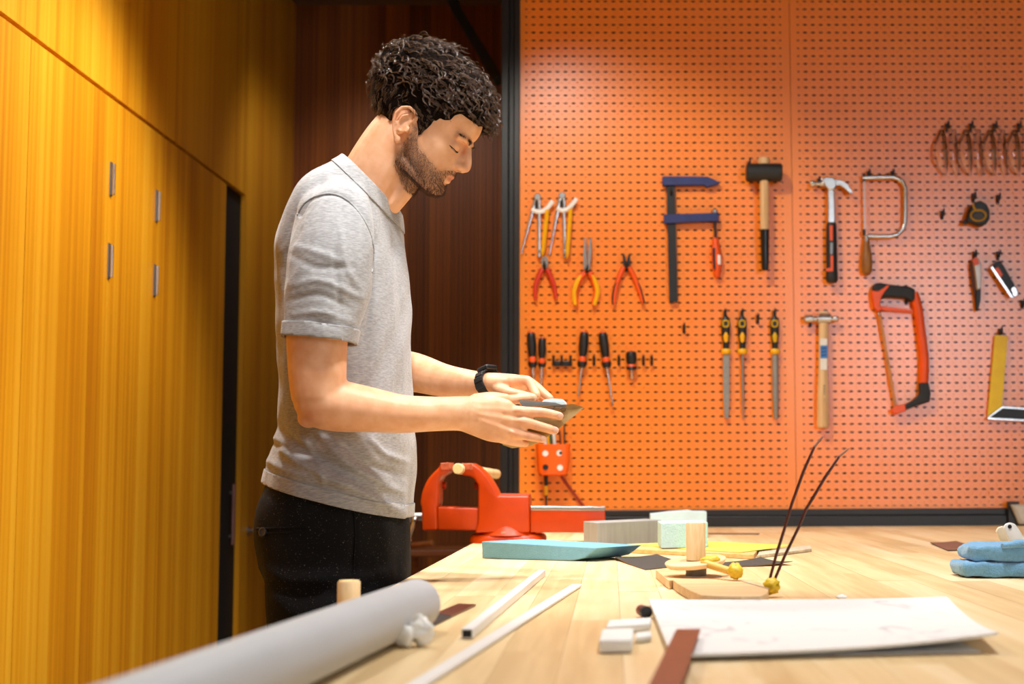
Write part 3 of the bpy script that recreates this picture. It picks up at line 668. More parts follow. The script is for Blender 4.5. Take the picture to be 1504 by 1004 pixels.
g = G(); bpoly(g, [(1205, 526.2), (1215, 526.2), (1214.8, 543), (1204.8, 543)], .0362, .0374); g.build('label_white', mat('paper_label', (226, 222, 214)), o)
for yy in range(565, 596, 4):
    if yy == 581: continue
    g = G(); bpoly(g, [(1209.6, yy), (1211.6, yy), (1211.6, yy+2.8), (1209.6, yy+2.8)], .0374, .0382); g.build('stamp', mat('stamp_grey', (112, 104, 88), 0.7), o)

# ---- screwdrivers
def screwdriver(top, waist, tip, label, hr=7.0, group='orange and black screwdrivers on the board'):
    t = thing('screwdriver', label, 'screwdriver', B(waist[0], waist[1], 0), group)
    a = np.array(top, float); w_ = np.array(waist, float); L = w_-a
    seq = [(0, .62), (.04, .85), (.12, .95), (.35, 1.0), (.55, .92), (.68, .70), (.76, .66), (.84, .95), (.92, 1.0), (1.0, .75)]
    g = G(); btube(g, [tuple(a+L*s) for s, r in seq], [hr*r for s, r in seq], .022, 12); o = g.build('handle', M_tblack, t, smooth=45)
    g = G(); btube(g, [tuple(a-L*.02), tuple(a+L*.0), tuple(a+L*.05)], [hr*.45, hr*.7, hr*.72], .022, 12); g.build('end_cap', M_orange, o, smooth=45)
    g = G(); btube(g, [tuple(a+L*s) for s in (.70, .74, .86, .93)], [hr*.62, hr*.74, hr*.78, hr*.5], .0235+.0035, 10, flat=.8); g.build('orange_inlay', M_orange, o, smooth=45)
    tp = np.array(tip, float); S_ = tp-w_
    g = G(); btube(g, [tuple(w_), tuple(w_+S_*.93), tuple(tp)], [1.9, 1.7, 1.2], .022, 10); o2 = g.build('shaft', M_silver, t, smooth=45)
    g = G(); btube(g, [tuple(w_+S_*.94), tuple(tp)], [1.8, 1.0], .022, 8); g.build('tip', M_iron, o2, smooth=45)
screwdriver((780, 488), (782.5, 539), (785.5, 600), 'screwdriver next to the frame post, blade hidden by the hand', 6.9)
screwdriver((796.5, 496), (795.8, 539), (793, 596), 'shorter screwdriver, second from the frame post', 6.0)
screwdriver((858.5, 487), (854.5, 539), (849.3, 582), 'screwdriver leaning left with a pinkish shaft, in the middle of the row', 7.2)
screwdriver((885, 488), (891.5, 540), (900, 596), 'long-shafted screwdriver leaning right, in the middle of the row', 7.2)
screwdriver((927, 516), (927.5, 543), (927.7, 556), 'stubby screwdriver with short tip among empty pegs', 8.2)
# ---- triple hook rack
t = thing('hook_rack', 'small black rack of three joined hooks between screwdrivers', 'hook', B(826, 538, 0))
g = G(); bpoly(g, [(811, 530), (840.5, 530), (840.5, 537.5), (811, 537.5)], .002, .016); g.build('rail', M_tblack, t, bevel=.002)
for x in (813, 825, 838):
    g = G(); g.tube([B(x, 533, .006), B(x, 533, .020), B(x, 529, .028), B(x, 522, .028)], .0042, 8); g.build('hook', M_tblack, t, smooth=50)

# ---- orange cup with pencils
M_cup = mat('cup_orange', (250, 98, 8), 0.4, var=0.04)
t = thing('tool_cup', 'orange plastic cup with round holes hooked low on the board', 'cup', B(812, 698, 0))
rg = []
for yy, ex, inset in ((698, 0, .012), (696, 1.5, .004), (690, 2.4, 0), (660, 3.4, -.002), (652, 3.6, -.003)):
    ring = []
    for k_ in range(32):
        a = 2*math.pi*k_/32; c_, s_ = math.cos(a), math.sin(a)
        ring.append(B(812.3+(20.5+ex-inset*400)*math.copysign(abs(c_)**.45, c_), yy, .042+(.038-inset)*math.copysign(abs(s_)**.45, s_)))
    rg.append(ring)
inn = [[B(812, 675, .042)+(p-B(812, 675, .042))*np.array((.93, .93, 1)) for p in r] for r in rg[::-1]]
g = G(); g.loft(rg+inn[:-1]); g.build('shell', M_cup, t, smooth=40)
for (x, y, m_) in ((801, 665.5, M_white), (821.6, 665, M_white), (801.3, 685.8, M_void), (822.5, 686.6, M_white)):
    c = B(x, y, .0815); g = G(); g._lathe(c+np.array((0, .002, 0)), np.array((0, -1., 0)), [(0, .0088), (.0024, .0088), (.0024, .0075), (.0020, .001)], 18); o = g.build('hole_plug', m_, t, smooth=40)
    if (x, y) == (821.6, 665):
        g = G(); g._lathe(c+np.array((.004, -.0003, 0)), np.array((0, -1., 0)), [(0, .005), (.0008, .005), (.0008, .001)], 14); g.build('dark_slot', M_void, o)
def cup_item(name, label, cat, a, b, r, m, off=.042, tipm=None, n=10):
    t = thing(name, label, cat, B(b[0], b[1], off))
    g = G(); g.tube([B(a[0], a[1], off), B(b[0], b[1], off)], r, n); g.build('barrel', m, t, smooth=45)
    d = B(a[0], a[1], off)-B(b[0], b[1], off); d /= np.linalg.norm(d)
    g = G(); g._lathe(B(a[0], a[1], off), d, [(0, r if np.isscalar(r) else r[0]), (.008, .0028), (.010, .001)], n); g.build('end', tipm or m, t, smooth=45)
cup_item('marker_pen', 'white marker pen standing in the orange cup, leftmost', 'pen', (798, 630), (806, 690), .0052, M_white, .05, M_yellow)
cup_item('pencil', 'yellow pencil standing in the orange cup', 'pencil', (803.5, 632), (810, 692), .0040, M_yellow, .044, M_hbrown, 6)
cup_item('marker_pen', 'dark green pen standing in the orange cup', 'pen', (808, 628), (813, 692), .0042, mat('pen_green', (18, 92, 66), 0.4), .04)
cup_item('marker_pen', 'white marker pen standing in the orange cup, beside the dark green pen', 'pen', (812.5, 628), (818, 692), .0052, mat('pen_white', (220, 222, 216), 0.4), .05)
cup_item('steel_rod', 'thin dark rod standing in the orange cup', 'rod', (828.6, 612), (829.5, 690), .0022, M_iron, .034)
cup_item('brown_stick', 'thin red-brown stick standing in the orange cup', 'stick', (822, 636), (825.5, 690), .0030, mat('brown_red', (104, 30, 18), 0.5), .036)
# tool hanging under the cup
t = thing('detail_knife', 'thin black tool with yellow band hanging below the orange cup', 'knife', B(802, 745, .0))
g = G(); btube(g, [(801.6, 698), (802, 713)], 3.0, .020, 10); g.build('handle', M_tblack, t, smooth=45)
g = G(); btube(g, [(802, 713), (802.2, 727)], 3.1, .020, 10); g.build('yellow_band', M_yellow, t, smooth=45)
g = G(); btube(g, [(802.2, 727), (802.2, 744)], [1.9, 1.2], .020, 8); g.build('blade', M_iron, t, smooth=45)
g = G(); g.tube([B(824, 698, .012), B(838, 718, .010), B(858, 744, .010)], .0042, 8)  # dull red tube slanting down across the board
g.solo('red_streak', mat('streak_red', (150, 42, 22), 0.5), 'dull red cord slanting down the board from the orange cup', 'streak', smooth=50)

# ================================================================== THINGS ON THE BENCH
def vplane(a, b):
    """vertical plane through two points of the bench top; returns pixel -> point"""
    a = np.array(a); b = np.array(b); d = b-a; n = np.array((-d[1], d[0], 0.0)); n /= np.linalg.norm(n)
    if n[1] < 0: n = -n
    def f(px, py):
        r = ray(px, py); return C + r*(((a-C)@n)/(r@n))
    f.n = n; return f
def sheet(pts, z, th, curl=None):
    g = G(); P = [onZ(x, y, z) for x, y in pts]; P = [np.array((p[0], p[1], z)) for p in P]
    return g.prism(P, (0, 0, th))
def noisy(o, amp, sc_, seed=0):
    r = np.random.default_rng(seed); me = o.data; n = len(me.vertices); co = np.empty(n*3); me.vertices.foreach_get('co', co); co = co.reshape(-1, 3)
    no = np.empty(n*3); me.vertices.foreach_get('normal', no); no = no.reshape(-1, 3); d = np.zeros(n)
    for k in range(8):
        v = r.normal(size=3)*sc_*(1+.5*k); d += np.sin(co@v+r.uniform(0, 6.28))/(1+.5*k)
    co += no*(d*amp/2)[:, None]; me.vertices.foreach_set('co', co.ravel()); me.update()
def subdiv(o, n):
    bm = bmesh.new(); bm.from_mesh(o.data); bmesh.ops.subdivide_edges(bm, edges=bm.edges[:], cuts=n, use_grid_fill=True); bm.to_mesh(o.data); bm.free(); o.data.update()

# ---- bench vise
M_vise = mat('vise_orange', (176, 54, 0), 0.36, var=0.08, scale=25, bump=0.08, bscale=120, spec=0.35)
VY = -0.90
V_ = lambda px, py, dy=0.0: onY(px, py, VY+dy)
vise = thing('bench_vise', 'heavy orange bench vise bolted to the bench corner', 'vise', (V_(745, 796)[0], VY, TZ))
def vpoly(pts, y0_, y1_):
    g = G(); P = [np.array((V_(x, y)[0], VY+y0_, V_(x, y)[2])) for x, y in pts]; return g.prism(P, (0, y1_-y0_, 0))
mj = smooth_path([(621, 738), (624, 721), (633, 702), (648, 686)], 5)
jawL = vpoly(mj+[(650, 680.5), (663.2, 680), (663.2, 693), (652, 699.5), (648, 706), (647.4, 737), (645, 745), (646, 777.5), (624, 778), (623, 744)], -.05, .05)
jl = jawL.build('movable_jaw', M_vise, vise, bevel=.006, bseg=3, smooth=50)
fj = smooth_path([(697.4, 681), (706, 686), (719, 699), (730, 716.7), (734.7, 727)], 4)
jr = vpoly([(681, 681)]+fj+[(779.6, 727), (779.6, 780.5), (699.6, 780.5), (705, 767), (705, 712), (697.4, 700), (681, 697)], -.05, .05).build('fixed_jaw', M_vise, vise, bevel=.006, bseg=3, smooth=50)
vpoly([(645, 743), (706, 745), (706, 778), (645, 777.5)], -.04, .04).build('slide_bar', M_vise, vise, bevel=.005, bseg=3, smooth=50)
rb = vpoly([(780, 744), (889, 744.5), (889, 781), (780, 780.5)], -.04, .04).build('rear_bar', M_vise, vise, bevel=.003, smooth=50)
vpoly([(781, 742.6), (889, 743.2), (889, 748.8), (781, 748.4)], -.042, .03).build('machined_strip', M_steel, rb, bevel=.001)
vpoly([(735, 724.5), (779, 725), (779, 728.5), (735, 728)], -.045, .045).build('anvil', M_vise, jr, bevel=.002)
for nm, pts, par in (('jaw_plate', [(650.5, 679.8), (663.4, 679.2), (663.6, 690), (650.5, 690)], jl), ('jaw_plate', [(681, 680.2), (697, 680.2), (697, 690), (680.8, 690)], jr)):
    vpoly(pts, -.052, .055).build(nm, mat('worn_jaw', (196, 96, 60), 0.4, 0.3, var=0.3, scale=90), par, bevel=.0015)
for px, py in ((652.8, 712.5), (699.5, 713)):
    c = V_(px, py, .035); sgn = 1 if px < 680 else -1
    G()._lathe(c-np.array((sgn*.010, 0, 0)), np.array((sgn*1., 0, 0)), [(0, .009), (.014, .009), (.014, .005), (.008, .004)], 14).build('jaw_bolt', M_vise, jl if px < 680 else jr, smooth=40)
# swivel base: low rounded plinth on the bench
bc = V_(745.5, 790)
zb1 = V_(745, 783.6)[2]
rings = []
for z, rx, ry in ((TZ+.0005, .094, .085), (TZ+.012, .094, .085), (zb1-.003, .090, .081), (zb1, .084, .076)):
    rings.append([(bc[0]+rx*math.copysign(abs(math.cos(a))**.6, math.cos(a)), VY+.03+ry*math.copysign(abs(math.sin(a))**.6, math.sin(a)), z) for a in np.linspace(0, 2*math.pi, 40, endpoint=False)])
G().loft(rings).build('swivel_base', M_vise, vise, smooth=40)
rings = []
for z, rx, ry in ((zb1-.002, .072, .060), (zb1+.006, .066, .055), (zb1+.020, .062, .05)):
    rings.append([(bc[0]+rx*math.cos(a), VY+.0+ry*math.sin(a), z) for a in np.linspace(0, 2*math.pi, 32, endpoint=False)])
G().loft(rings).build('neck', M_vise, vise, smooth=40)
for s in (-.062, .066):
    G()._lathe((bc[0]+s*.1+(.0 if s < 0 else -.005), VY-.046+(0 if s < 0 else .14), zb1), np.array((0, 0, 1.)), [(0, .011), (.007, .011), (.007, .006), (.012, .006), (.012, .001)], 6).build('bolt', M_steel, vise)
# screw and tommy bar
s0 = V_(624, 758.5); s1 = V_(588, 757.5)
G().tube([s0, s1], .0105, 16).build('screw', M_steel, vise, smooth=40)
G()._lathe(s1, (s0-s1)/np.linalg.norm(s0-s1), [(-.004, .010), (0, .015), (.03, .015), (.032, .011)], 18).build('screw_head', M_steel, vise, smooth=40)
h0 = V_(612, 751, -.02); hd = V_(601, 788, -.02); cc = (s1+s0)/2
c0 = s1+np.array((.014, 0, 0)); dv = np.array((-.16, -.25, -.95)); dv /= np.linalg.norm(dv)
hb = G().tube([V_(609, 765, -.02), V_(600.5, 792, -.02)], .0055, 12).build('tommy_bar', M_steel, vise, smooth=40)
for p in (V_(609.6, 763, -.02), V_(600, 793.5, -.02)): G().ball(p, .008, 12, 8).build('bar_knob', M_steel, hb, smooth=60)
# dowel held in the jaws
a = V_(672.2, 688, -.075); b = onY(729, 696, -0.42)
t = thing('wooden_dowel', 'pale wooden dowel clamped between the vise jaws', 'dowel', (a+b)/2)
d = (b-a)/np.linalg.norm(b-a); L_ = np.linalg.norm(b-a)
M_dowel = wood('dowel_wood', (206, 166, 112), (226, 192, 140), (240, 212, 168), 'Z', fine=200, coarse=60, along=20, rough=0.55, rnd=0.2)
G()._lathe(a, d, [(0, .0115), (.0015, .0130), (L_-.0015, .0130), (L_, .0115)], 20).build('shaft', M_dowel, t, smooth=40)
G()._lathe(a, -d, [(-.0005, .0113), (.0004, .0113), (.0004, .001)], 20).build('end_grain', mat('end_grain', (226, 190, 128), 0.7, var=0.12, scale=300), t)

# ---- wooden stool and rod behind the vise
yS = 0.75
p = onY(655, 812, yS); q = onY(600, 812, yS); zS = p[2]
t = thing('wooden_stool', 'brown wooden stool standing behind the vise against the dark wall', 'stool', ((q[0]+p[0])/2, yS+.12, 0))
M_stool = wood('stool_wood', (110, 58, 26), (140, 80, 38), (166, 102, 54), 'X', fine=80, coarse=20, along=2, rough=0.5)
xS0, xS1 = onY(585, 812, yS)[0], onY(692, 812, yS)[0]
G().box((xS0, yS, zS-.012), (xS1, yS+.26, zS+.012)).build('seat', M_stool, t, bevel=.005)
for sx in (xS0+.02, xS1-.04):
    for sy in (yS+.02, yS+.22): G().box((sx, sy, 0), (sx+.02, sy+.02, zS-.012)).build('leg', M_stool, t)
for sy in (yS+.023, yS+.223): G().box((xS0+.04, sy, zS*.4), (xS1-.04, sy+.014, zS*.4+.03)).build('stretcher', M_stool, t)
a = onY(634, 797.5, yS+.03); b = onY(596, 808, yS+.10)
t = thing('wooden_rod', 'round brown rod propped on the stool behind the vise', 'rod', b)
G().tube([np.array((b[0], b[1], zS+.022)), a], .010, 14).build('shaft', M_stool, t, smooth=40)
G()._lathe(a, (a-b)/np.linalg.norm(a-b), [(0, .0105), (.004, .0105), (.005, .008), (.005, .001)], 14).build('end_grain', mat('rod_end', (176, 112, 60), 0.6), t, smooth=40)

# ---- foam blocks
M_foamb = mat('foam_blue', (116, 168, 190), 0.85, var=0.05, scale=120, bump=0.5, bscale=500)
M_foaml = mat('foam_pale_blue', (186, 218, 222), 0.85, var=0.06, scale=200, bump=1.0, bscale=350)
M_foamg = mat('foam_grey', (158, 156, 152), 0.8, var=0.1, scale=14, bump=0.4, bscale=300, stretch=(6, 6, .6))
A_, B_ = T(708, 820), T(850, 824); vp = vplane(A_, B_)
pts = [(707.3, 794.8), (877, 804.3), (866, 813), (858, 818.8), (842, 822.6), (826.7, 823.8), (760, 822), (708, 820)]
P = [vp(*q) for q in pts]
for q in P: q[2] = max(q[2], TZ+.0008)
G().prism(P, vp.n*.115+np.array((.035, 0, 0))).solo('foam_block', M_foamb, 'boat-shaped blue foam block with a sloped end, in front of the vise', 'foam block', bevel=.0015)
def gbox(nc, rc, lc, top_px, name, m, label, z=TZ+.0006, **kw):
    """box from three corners on the bench (near, right, left) and the pixel row of its near top corner"""
    n_, r_, l_ = [onZ(x, y, z) for x, y in (nc, rc, lc)]
    u_ = (r_-n_)[:2]; v_ = (l_-n_)[:2]
    d = np.linalg.norm(n_[:2]-C[:2]); h = onY(nc[0], top_px, n_[1])[2]-z
    g = G(); g.prism([np.array((n_[0], n_[1], z)), np.array((r_[0], r_[1], z)), np.array((r_[0]+v_[0], r_[1]+v_[1], z)), np.array((l_[0], l_[1], z))], (0, 0, h))
    return g.solo(name, m, label, 'foam block', **kw)
gbox((877, 806), (972, 800), (857, 802.5), 767.5, 'foam_block', M_foamg, 'grey foam block standing on edge beside the vise bar', bevel=.001)
M_paper = mat('paper_white', (240, 238, 232), 0.7, var=0.02, scale=8)
lathz = TZ+.0095
gbox((971, 805), (1040, 803), (966, 800), 768, 'foam_block', M_foaml, 'rough pale blue foam cube standing on the yellow sheet', z=lathz+.0014, bevel=.0015)
pb = vplane(T(956, 789), T(1038, 789))
P = [pb(*q) for q in ((955.5, 789), (955.5, 755), (985, 751.5), (1013, 749.5), (1020, 751), (1038, 751), (1038, 789))]
for q in P: q[2] = max(q[2], TZ+.0006)
G().prism(P, (0, .09, 0)).solo('foam_block', mat('foam_ice', (196, 220, 224), 0.85, var=0.04, bump=0.3, bscale=400), 'smooth icy blue foam block behind the rough foam cube', 'foam block', bevel=.001)

# ---- lath, bark strip, yellow sheet, thin rule
M_lath = wood('lath_wood', (206, 160, 92), (226, 186, 122), (238, 206, 150), 'X', fine=120, coarse=30, along=4, rough=0.55)
G().prism([np.array((*onZ(x, y, TZ+.0006)[:2], TZ+.0006)) for x, y in ((901, 810.5), (1107, 820.5), (1112, 815), (1000, 806), (906, 805))], (0, 0, .0085)).solo('wooden_lath', M_lath, 'thin wooden lath under the yellow sheet', 'lath', bevel=.0008)
g = G().prism([np.array((*onZ(x, y, TZ+.0006)[:2], TZ+.0006)) for x, y in ((1112, 819.5), (1192, 809.5), (1190, 804), (1116, 812))], (0, 0, .006))
g.solo('bark_strip', mat('bark_pale', (206, 186, 158), 0.8, var=0.25, scale=90, bump=0.8, bscale=200), 'rough pale strip of wood beyond the end of the lath', 'wood strip', bevel=.001)
M_ysheet = mat('yellow_card', (232, 224, 96), 0.6, var=0.04, scale=20)
o = sheet([(920.5, 799), (1012, 806.5), (1087, 811), (1135, 805), (1166, 800.5), (1040, 795)], lathz+.0002, .0008).solo('yellow_sheet', M_ysheet, 'lime-yellow card sheet lying on the wooden lath', 'card sheet')
sheet([(1040, 784.3), (1114, 784.6), (1116, 783), (1040, 782.7)], TZ+.0004, .0012).solo('metal_rule', M_steel_dull, 'thin grey rule lying near the back edge of the bench', 'ruler')

# ---- sandpaper sheets
M_grit = mat('sandpaper_dark', (72, 66, 60), 0.85, var=0.12, scale=40, bump=0.5, bscale=1200)
M_kraft = mat('sandpaper_back', (168, 128, 70), 0.7, var=0.1, scale=40)
def bent_sheet(name, pts, z, lifts, label, mt, mb):
    """quad sheet with lifted corners, two-ply: grit above and paper below"""
    n = 10; cor = [np.array((*onZ(x, y, z)[:2], z)) for x, y in pts]
    t = thing(name, label, 'sandpaper', sum(cor)/4)
    for nm, m, dz, th in (('grit_face', mt, .0007, .0005), ('paper_back', mb, 0, .0006)):
        top = []
        for i in range(n+1):
            for j in range(n+1):
                u, v = i/n, j/n
                w4 = ((1-u)*(1-v), u*(1-v), u*v, (1-u)*v)
                p = sum(w*c for w, c in zip(w4, cor)).copy(); p[2] += sum(l*w**2.5 for l, w in zip(lifts, w4))+dz
                top.append(p)
        bot = [p-np.array((0, 0, th)) for p in top]; N_ = (n+1)**2; F = []
        for i in range(n):
            for j in range(n):
                a = i*(n+1)+j; F += [(a, a+n+1, a+n+2, a+1), (N_+a, N_+a+1, N_+a+n+2, N_+a+n+1)]
        for k in range(n):
            F += [(k, k+1, N_+k+1, N_+k), (n*(n+1)+k+1, n*(n+1)+k, N_+n*(n+1)+k, N_+n*(n+1)+k+1)]
            F += [((k+1)*(n+1), k*(n+1), N_+k*(n+1), N_+(k+1)*(n+1)), (k*(n+1)+n, (k+1)*(n+1)+n, N_+(k+1)*(n+1)+n, N_+k*(n+1)+n)]
        G().add(top+bot, F).build(nm, m, t, smooth=60)
    return t
bent_sheet('sandpaper_sheet', [(901.5, 821), (948, 836.5), (1014, 829), (965, 816.5)], TZ+.001, (.006, .0, .002, .004), 'dark sandpaper sheet lying left of the wooden crank model', M_grit, M_kraft)
bent_sheet('sandpaper_sheet', [(1052, 829), (1066, 832.5), (1164, 829), (1117, 821)], TZ+.001, (.004, 0, .006, .004), 'dark sandpaper strip lying behind the wooden crank model', M_grit, M_kraft)
bent_sheet('sandpaper_sheet', [(1366, 797.5), (1392, 808.5), (1448, 806), (1404, 795.5)], TZ+.001, (.002, .001, .004, .002), 'reddish brown sandpaper sheet lying beside the blue towel', mat('sandpaper_red', (138, 92, 72), 0.85, var=0.1), M_void)

# ---- wooden crank model
M_birch = wood('birch', (206, 164, 112), (222, 184, 134), (238, 206, 160), 'X', fine=110, coarse=24, along=5, rough=0.5, rnd=0.15)
M_ytape = mat('yellow_tape', (226, 190, 40), 0.5, var=0.15, scale=160, bump=0.6, bscale=240)
bz = .0135
cm = thing('crank_model', 'small wooden crank model with a dowel, disc and tilted arm on a rounded base', 'model', T(1040, 870))
out = [(963, 836.5), (978, 849), (983, 852), (988, 851), (996, 857), (1012, 866), (1029, 873), (1052, 874.3), (1090, 875), (1116, 874.5), (1127, 871), (1129, 866), (1118, 856), (1100, 847), (1078, 838), (1040, 834), (1000, 833)]
P = [np.array((*T(x, y, bz)[:2], TZ+.0006)) for x, y in out]
G().prism(P, (0, 0, bz-.0006)).build('base_board', M_birch, cm, bevel=.001)
ctr = T(1022.5, 846, bz); ctr = np.array((ctr[0], ctr[1], TZ+bz))
mpp = (ctr[1]-C[1])/FPX                                     # metres per pixel here
G()._lathe(ctr+np.array((0, 0, .0012)), np.array((0, 0, 1.)), [(0, .016), (.013, .016)], 24).build('bushing', mat('bushing_grey', (120, 112, 104), 0.4, 0.3), cm, smooth=40)
G()._lathe(ctr+np.array((.006, -.002, .0002)), np.array((0, 0, 1.)), [(0, .032), (.0009, .032)], 28).build('paper_washer', mat('washer_white', (226, 222, 220), 0.6), cm)
nrm = np.array((-.10, -.10, 1.)); nrm /= np.linalg.norm(nrm)
dz0 = ctr+np.array((0, 0, .0145))
G()._lathe(dz0, nrm, [(0, .028), (.003, .044), (.009, .0475), (.0105, .0465)], 40).build('disc', M_birch, cm, smooth=35)
dw = dz0+np.array((0, 0, .010)); topz = onY(1024, 767, ctr[1])[2]
G()._lathe(dw, np.array((0, 0, 1.)), [(0, .0150), (topz-dw[2]-.0015, .0150), (topz-dw[2], .0138)], 24).build('dowel', M_dowel, cm, smooth=40)
la = onY(1033, 826, ctr[1]-.03); lb = onY(1077, 865, ctr[1]-.085)
lb[2] = max(lb[2], TZ+bz+.012)
G().tube([la, lb], .0058, 14).build('arm', mat('arm_wood', (216, 176, 84), 0.5, var=0.1), cm, smooth=40)
o = G().ball(onY(1043, 822, ctr[1]-.028), (.016, .010, .007), 14, 10).build('tape_wrap', M_ytape, cm, smooth=60); noisy(o, .002, 300, 1)
o = G().ball(lb+np.array((.003, -.002, .002)), .0115, 16, 12).build('tape_wrap', M_ytape, cm, smooth=60); noisy(o, .003, 300, 2)
w0 = T(1064, 846, bz); w1 = T(1083, 837, bz+.004)
G().obox((w0+w1)/2+np.array((0, 0, .008)), (w1-w0)/2, (.004, .004, 0), (0, 0, .0006)).build('paper_tab', mat('washer_white', (226, 222, 220), 0.6), cm)
w0 = np.array((*T(1090, 854, bz)[:2], TZ+bz+.001)); w1 = np.array((*T(1128, 865, bz)[:2], TZ+bz+.001))
G().obox((w0+w1)/2, (w1-w0)/2, (.001, -.0035, 0), (0, 0, .0008)).build('paper_strip', mat('washer_white', (226, 222, 220), 0.6), cm)
ye = T(1134, 877); yb = np.array((ye[0], ye[1]+.004, TZ+.0150))
o = G().ball(yb, .0112, 16, 12).build('tape_wrap', M_ytape, cm, smooth=60); noisy(o, .003, 320, 3)
M_stick = mat('stick_oxblood', (74, 24, 16), 0.4, var=0.25, scale=60)
yq = yb[1]+.006
for nm, path in (('whisker', [(1127.5, 862), (1140, 815), (1153, 773.4), (1162.8, 740), (1180, 692), (1196, 656), (1208, 641)]), ('whisker', [(1133, 862), (1153, 815), (1174, 772), (1183.7, 748), (1211.6, 701), (1232.5, 670), (1246.4, 658.5)])):
    o = G().tube([onY(x, y, yq) for x, y in path], [.0021, .0021, .0021, .0021, .0022, .0018, .0009], 8).build(nm, M_stick, cm, smooth=60)
    G().tube([onY(x, y, yq) for x, y in path[-2:]], [.0019, .0011], 8).build('bare_tip', mat('stick_tip', (150, 110, 84), 0.5), o, smooth=60)
G().tube([onY(1124, 859, yq), onY(1137, 862, yq)], .0042, 8).build('binding', M_tblack, cm, smooth=50)

# ---- open paper sheets
def paper_stack(name, pts, z, th, label, lift=(0, 0, 0, 0)):
    n = 12; cor = [np.array((*onZ(x, y, z)[:2], z)) for x, y in pts]; top = []
    for i in range(n+1):
        for j in range(n+1):
            u, v = i/n, j/n; w4 = ((1-u)*(1-v), u*(1-v), u*v, (1-u)*v)
            p = sum(w*c for w, c in zip(w4, cor)).copy(); p[2] += th+.0012*math.sin(3*u+1)*math.sin(2.4*v)*(1 if lift[0] else .3)+sum(l*w**3 for l, w in zip(lift, w4)); top.append(p)
    bot = [p-np.array((0, 0, th*.8)) for p in top]; N_ = (n+1)**2; F = []
    for i in range(n):
        for j in range(n):
            a = i*(n+1)+j; F += [(a, a+n+1, a+n+2, a+1), (N_+a, N_+a+1, N_+a+n+2, N_+a+n+1)]
    for k in range(n):
        F += [(k, k+1, N_+k+1, N_+k), (n*(n+1)+k+1, n*(n+1)+k, N_+n*(n+1)+k, N_+n*(n+1)+k+1), ((k+1)*(n+1), k*(n+1), N_+k*(n+1), N_+(k+1)*(n+1)), (k*(n+1)+n, (k+1)*(n+1)+n, N_+(k+1)*(n+1)+n, N_+k*(n+1)+n)]
    return G().add(top+bot, F).solo(name, sketch_mat(), label, 'paper', smooth=60)
def sketch_mat():
    """white paper with faint pencil strokes"""
    if 'sketch_paper' in _M: return _M['sketch_paper']
    m, nt, b = new_mat('sketch_paper'); tc = N(nt, 'ShaderNodeTexCoord')
    mp = N(nt, 'ShaderNodeMapping'); mp.inputs['Scale'].default_value = (22, 9, 9); mp.inputs['Rotation'].default_value = (0, 0, .5); nt.links.new(tc.outputs['Object'], mp.inputs['Vector'])
    n1 = N(nt, 'ShaderNodeTexNoise'); n1.inputs['Scale'].default_value = 1.2; n1.inputs['Detail'].default_value = 1; n1.inputs['Distortion'].default_value = 1.2; nt.links.new(mp.outputs[0], n1.inputs['Vector'])
    cr = N(nt, 'ShaderNodeValToRGB'); e = cr.color_ramp.elements
    e[0].position = .62; e[0].color = s2l((234, 232, 229))+(1,); e[1].position = .74; e[1].color = s2l((208, 204, 206))+(1,)
    nt.links.new(n1.outputs['Fac'], cr.inputs['Fac']); nt.links.new(cr.outputs[0], b.inputs['Base Color']); b.inputs['Roughness'].default_value = .7
    _M['sketch_paper'] = m; return m
paper_stack('sketch_paper', [(1020, 966), (1440, 958), (1300, 886), (952, 889)], TZ+.0006, .0014, 'lower white sketch sheet, mostly covered by another sheet')
paper_stack('sketch_paper', [(986, 966), (1467, 952), (1391, 884), (953, 886)], TZ+.0045, .0035, 'large white sketch sheet with faint pencil marks lying on top', (0, .012, .004, .002))
# crayon stub beside the sheets
a, b = T(947, 899, .006), T(955, 908, .006)
t = thing('crayon_stub', 'short brown crayon stub with black band at the edge of the sketch sheets', 'crayon', T(951, 908))
G().tube([(a[0]-.004, a[1]+.012, TZ+.0075), (a[0], a[1]-.006, TZ+.0075)], .0068, 14).build('body', mat('crayon_brown', (122, 52, 30), 0.5), t, smooth=40)
G().tube([(a[0], a[1]-.006, TZ+.0075), (a[0]+.002, a[1]-.014, TZ+.0075)], .0072, 14).build('band', M_tblack, t, smooth=40)
# white blocks
M_wfoam = mat('white_foam', (238, 236, 232), 0.75, var=0.02, bump=0.2, bscale=300)
def wblock(pts, h, label):
    P = [np.array((*T(x, y)[:2], TZ+.0006)) for x, y in pts]
    G().prism(P, (0, 0, h)).solo('white_block', M_wfoam, label, 'block', bevel=.002, smooth=50)
wblock([(880, 960), (929, 959), (931, 941), (884, 942)], .0125, 'largest white foam offcut, beside the brown strip and sketch sheets')
wblock([(890, 932), (955, 927), (957, 918), (894, 922)], .0085, 'long white foam offcut behind the largest one')
wblock([(934, 945), (957, 943), (957, 936), (934, 938)], .0065, 'smallest white foam offcut touching the large one')
P = [np.array((*onZ(x, y, TZ+.010)[:2], TZ+.0155)) for x, y in ((993.5, 927), (1029, 927), (1000, 1010), (975, 1075), (915, 1075), (950, 1010))]
P = [np.array((*onZ(x, y, TZ+.0150)[:2], TZ+.0150)) for x, y in ((993.5, 926), (1029, 926), (999.5, 1010), (975, 1085), (905, 1085), (951.5, 1010))]
G().prism(P, (0, 0, .002)).solo('brown_strip', mat('rust_strip', (138, 72, 40), 0.45, var=0.08, scale=40), 'flat rust-brown strip with its end on the sketch sheets', 'strip', bevel=.0005)
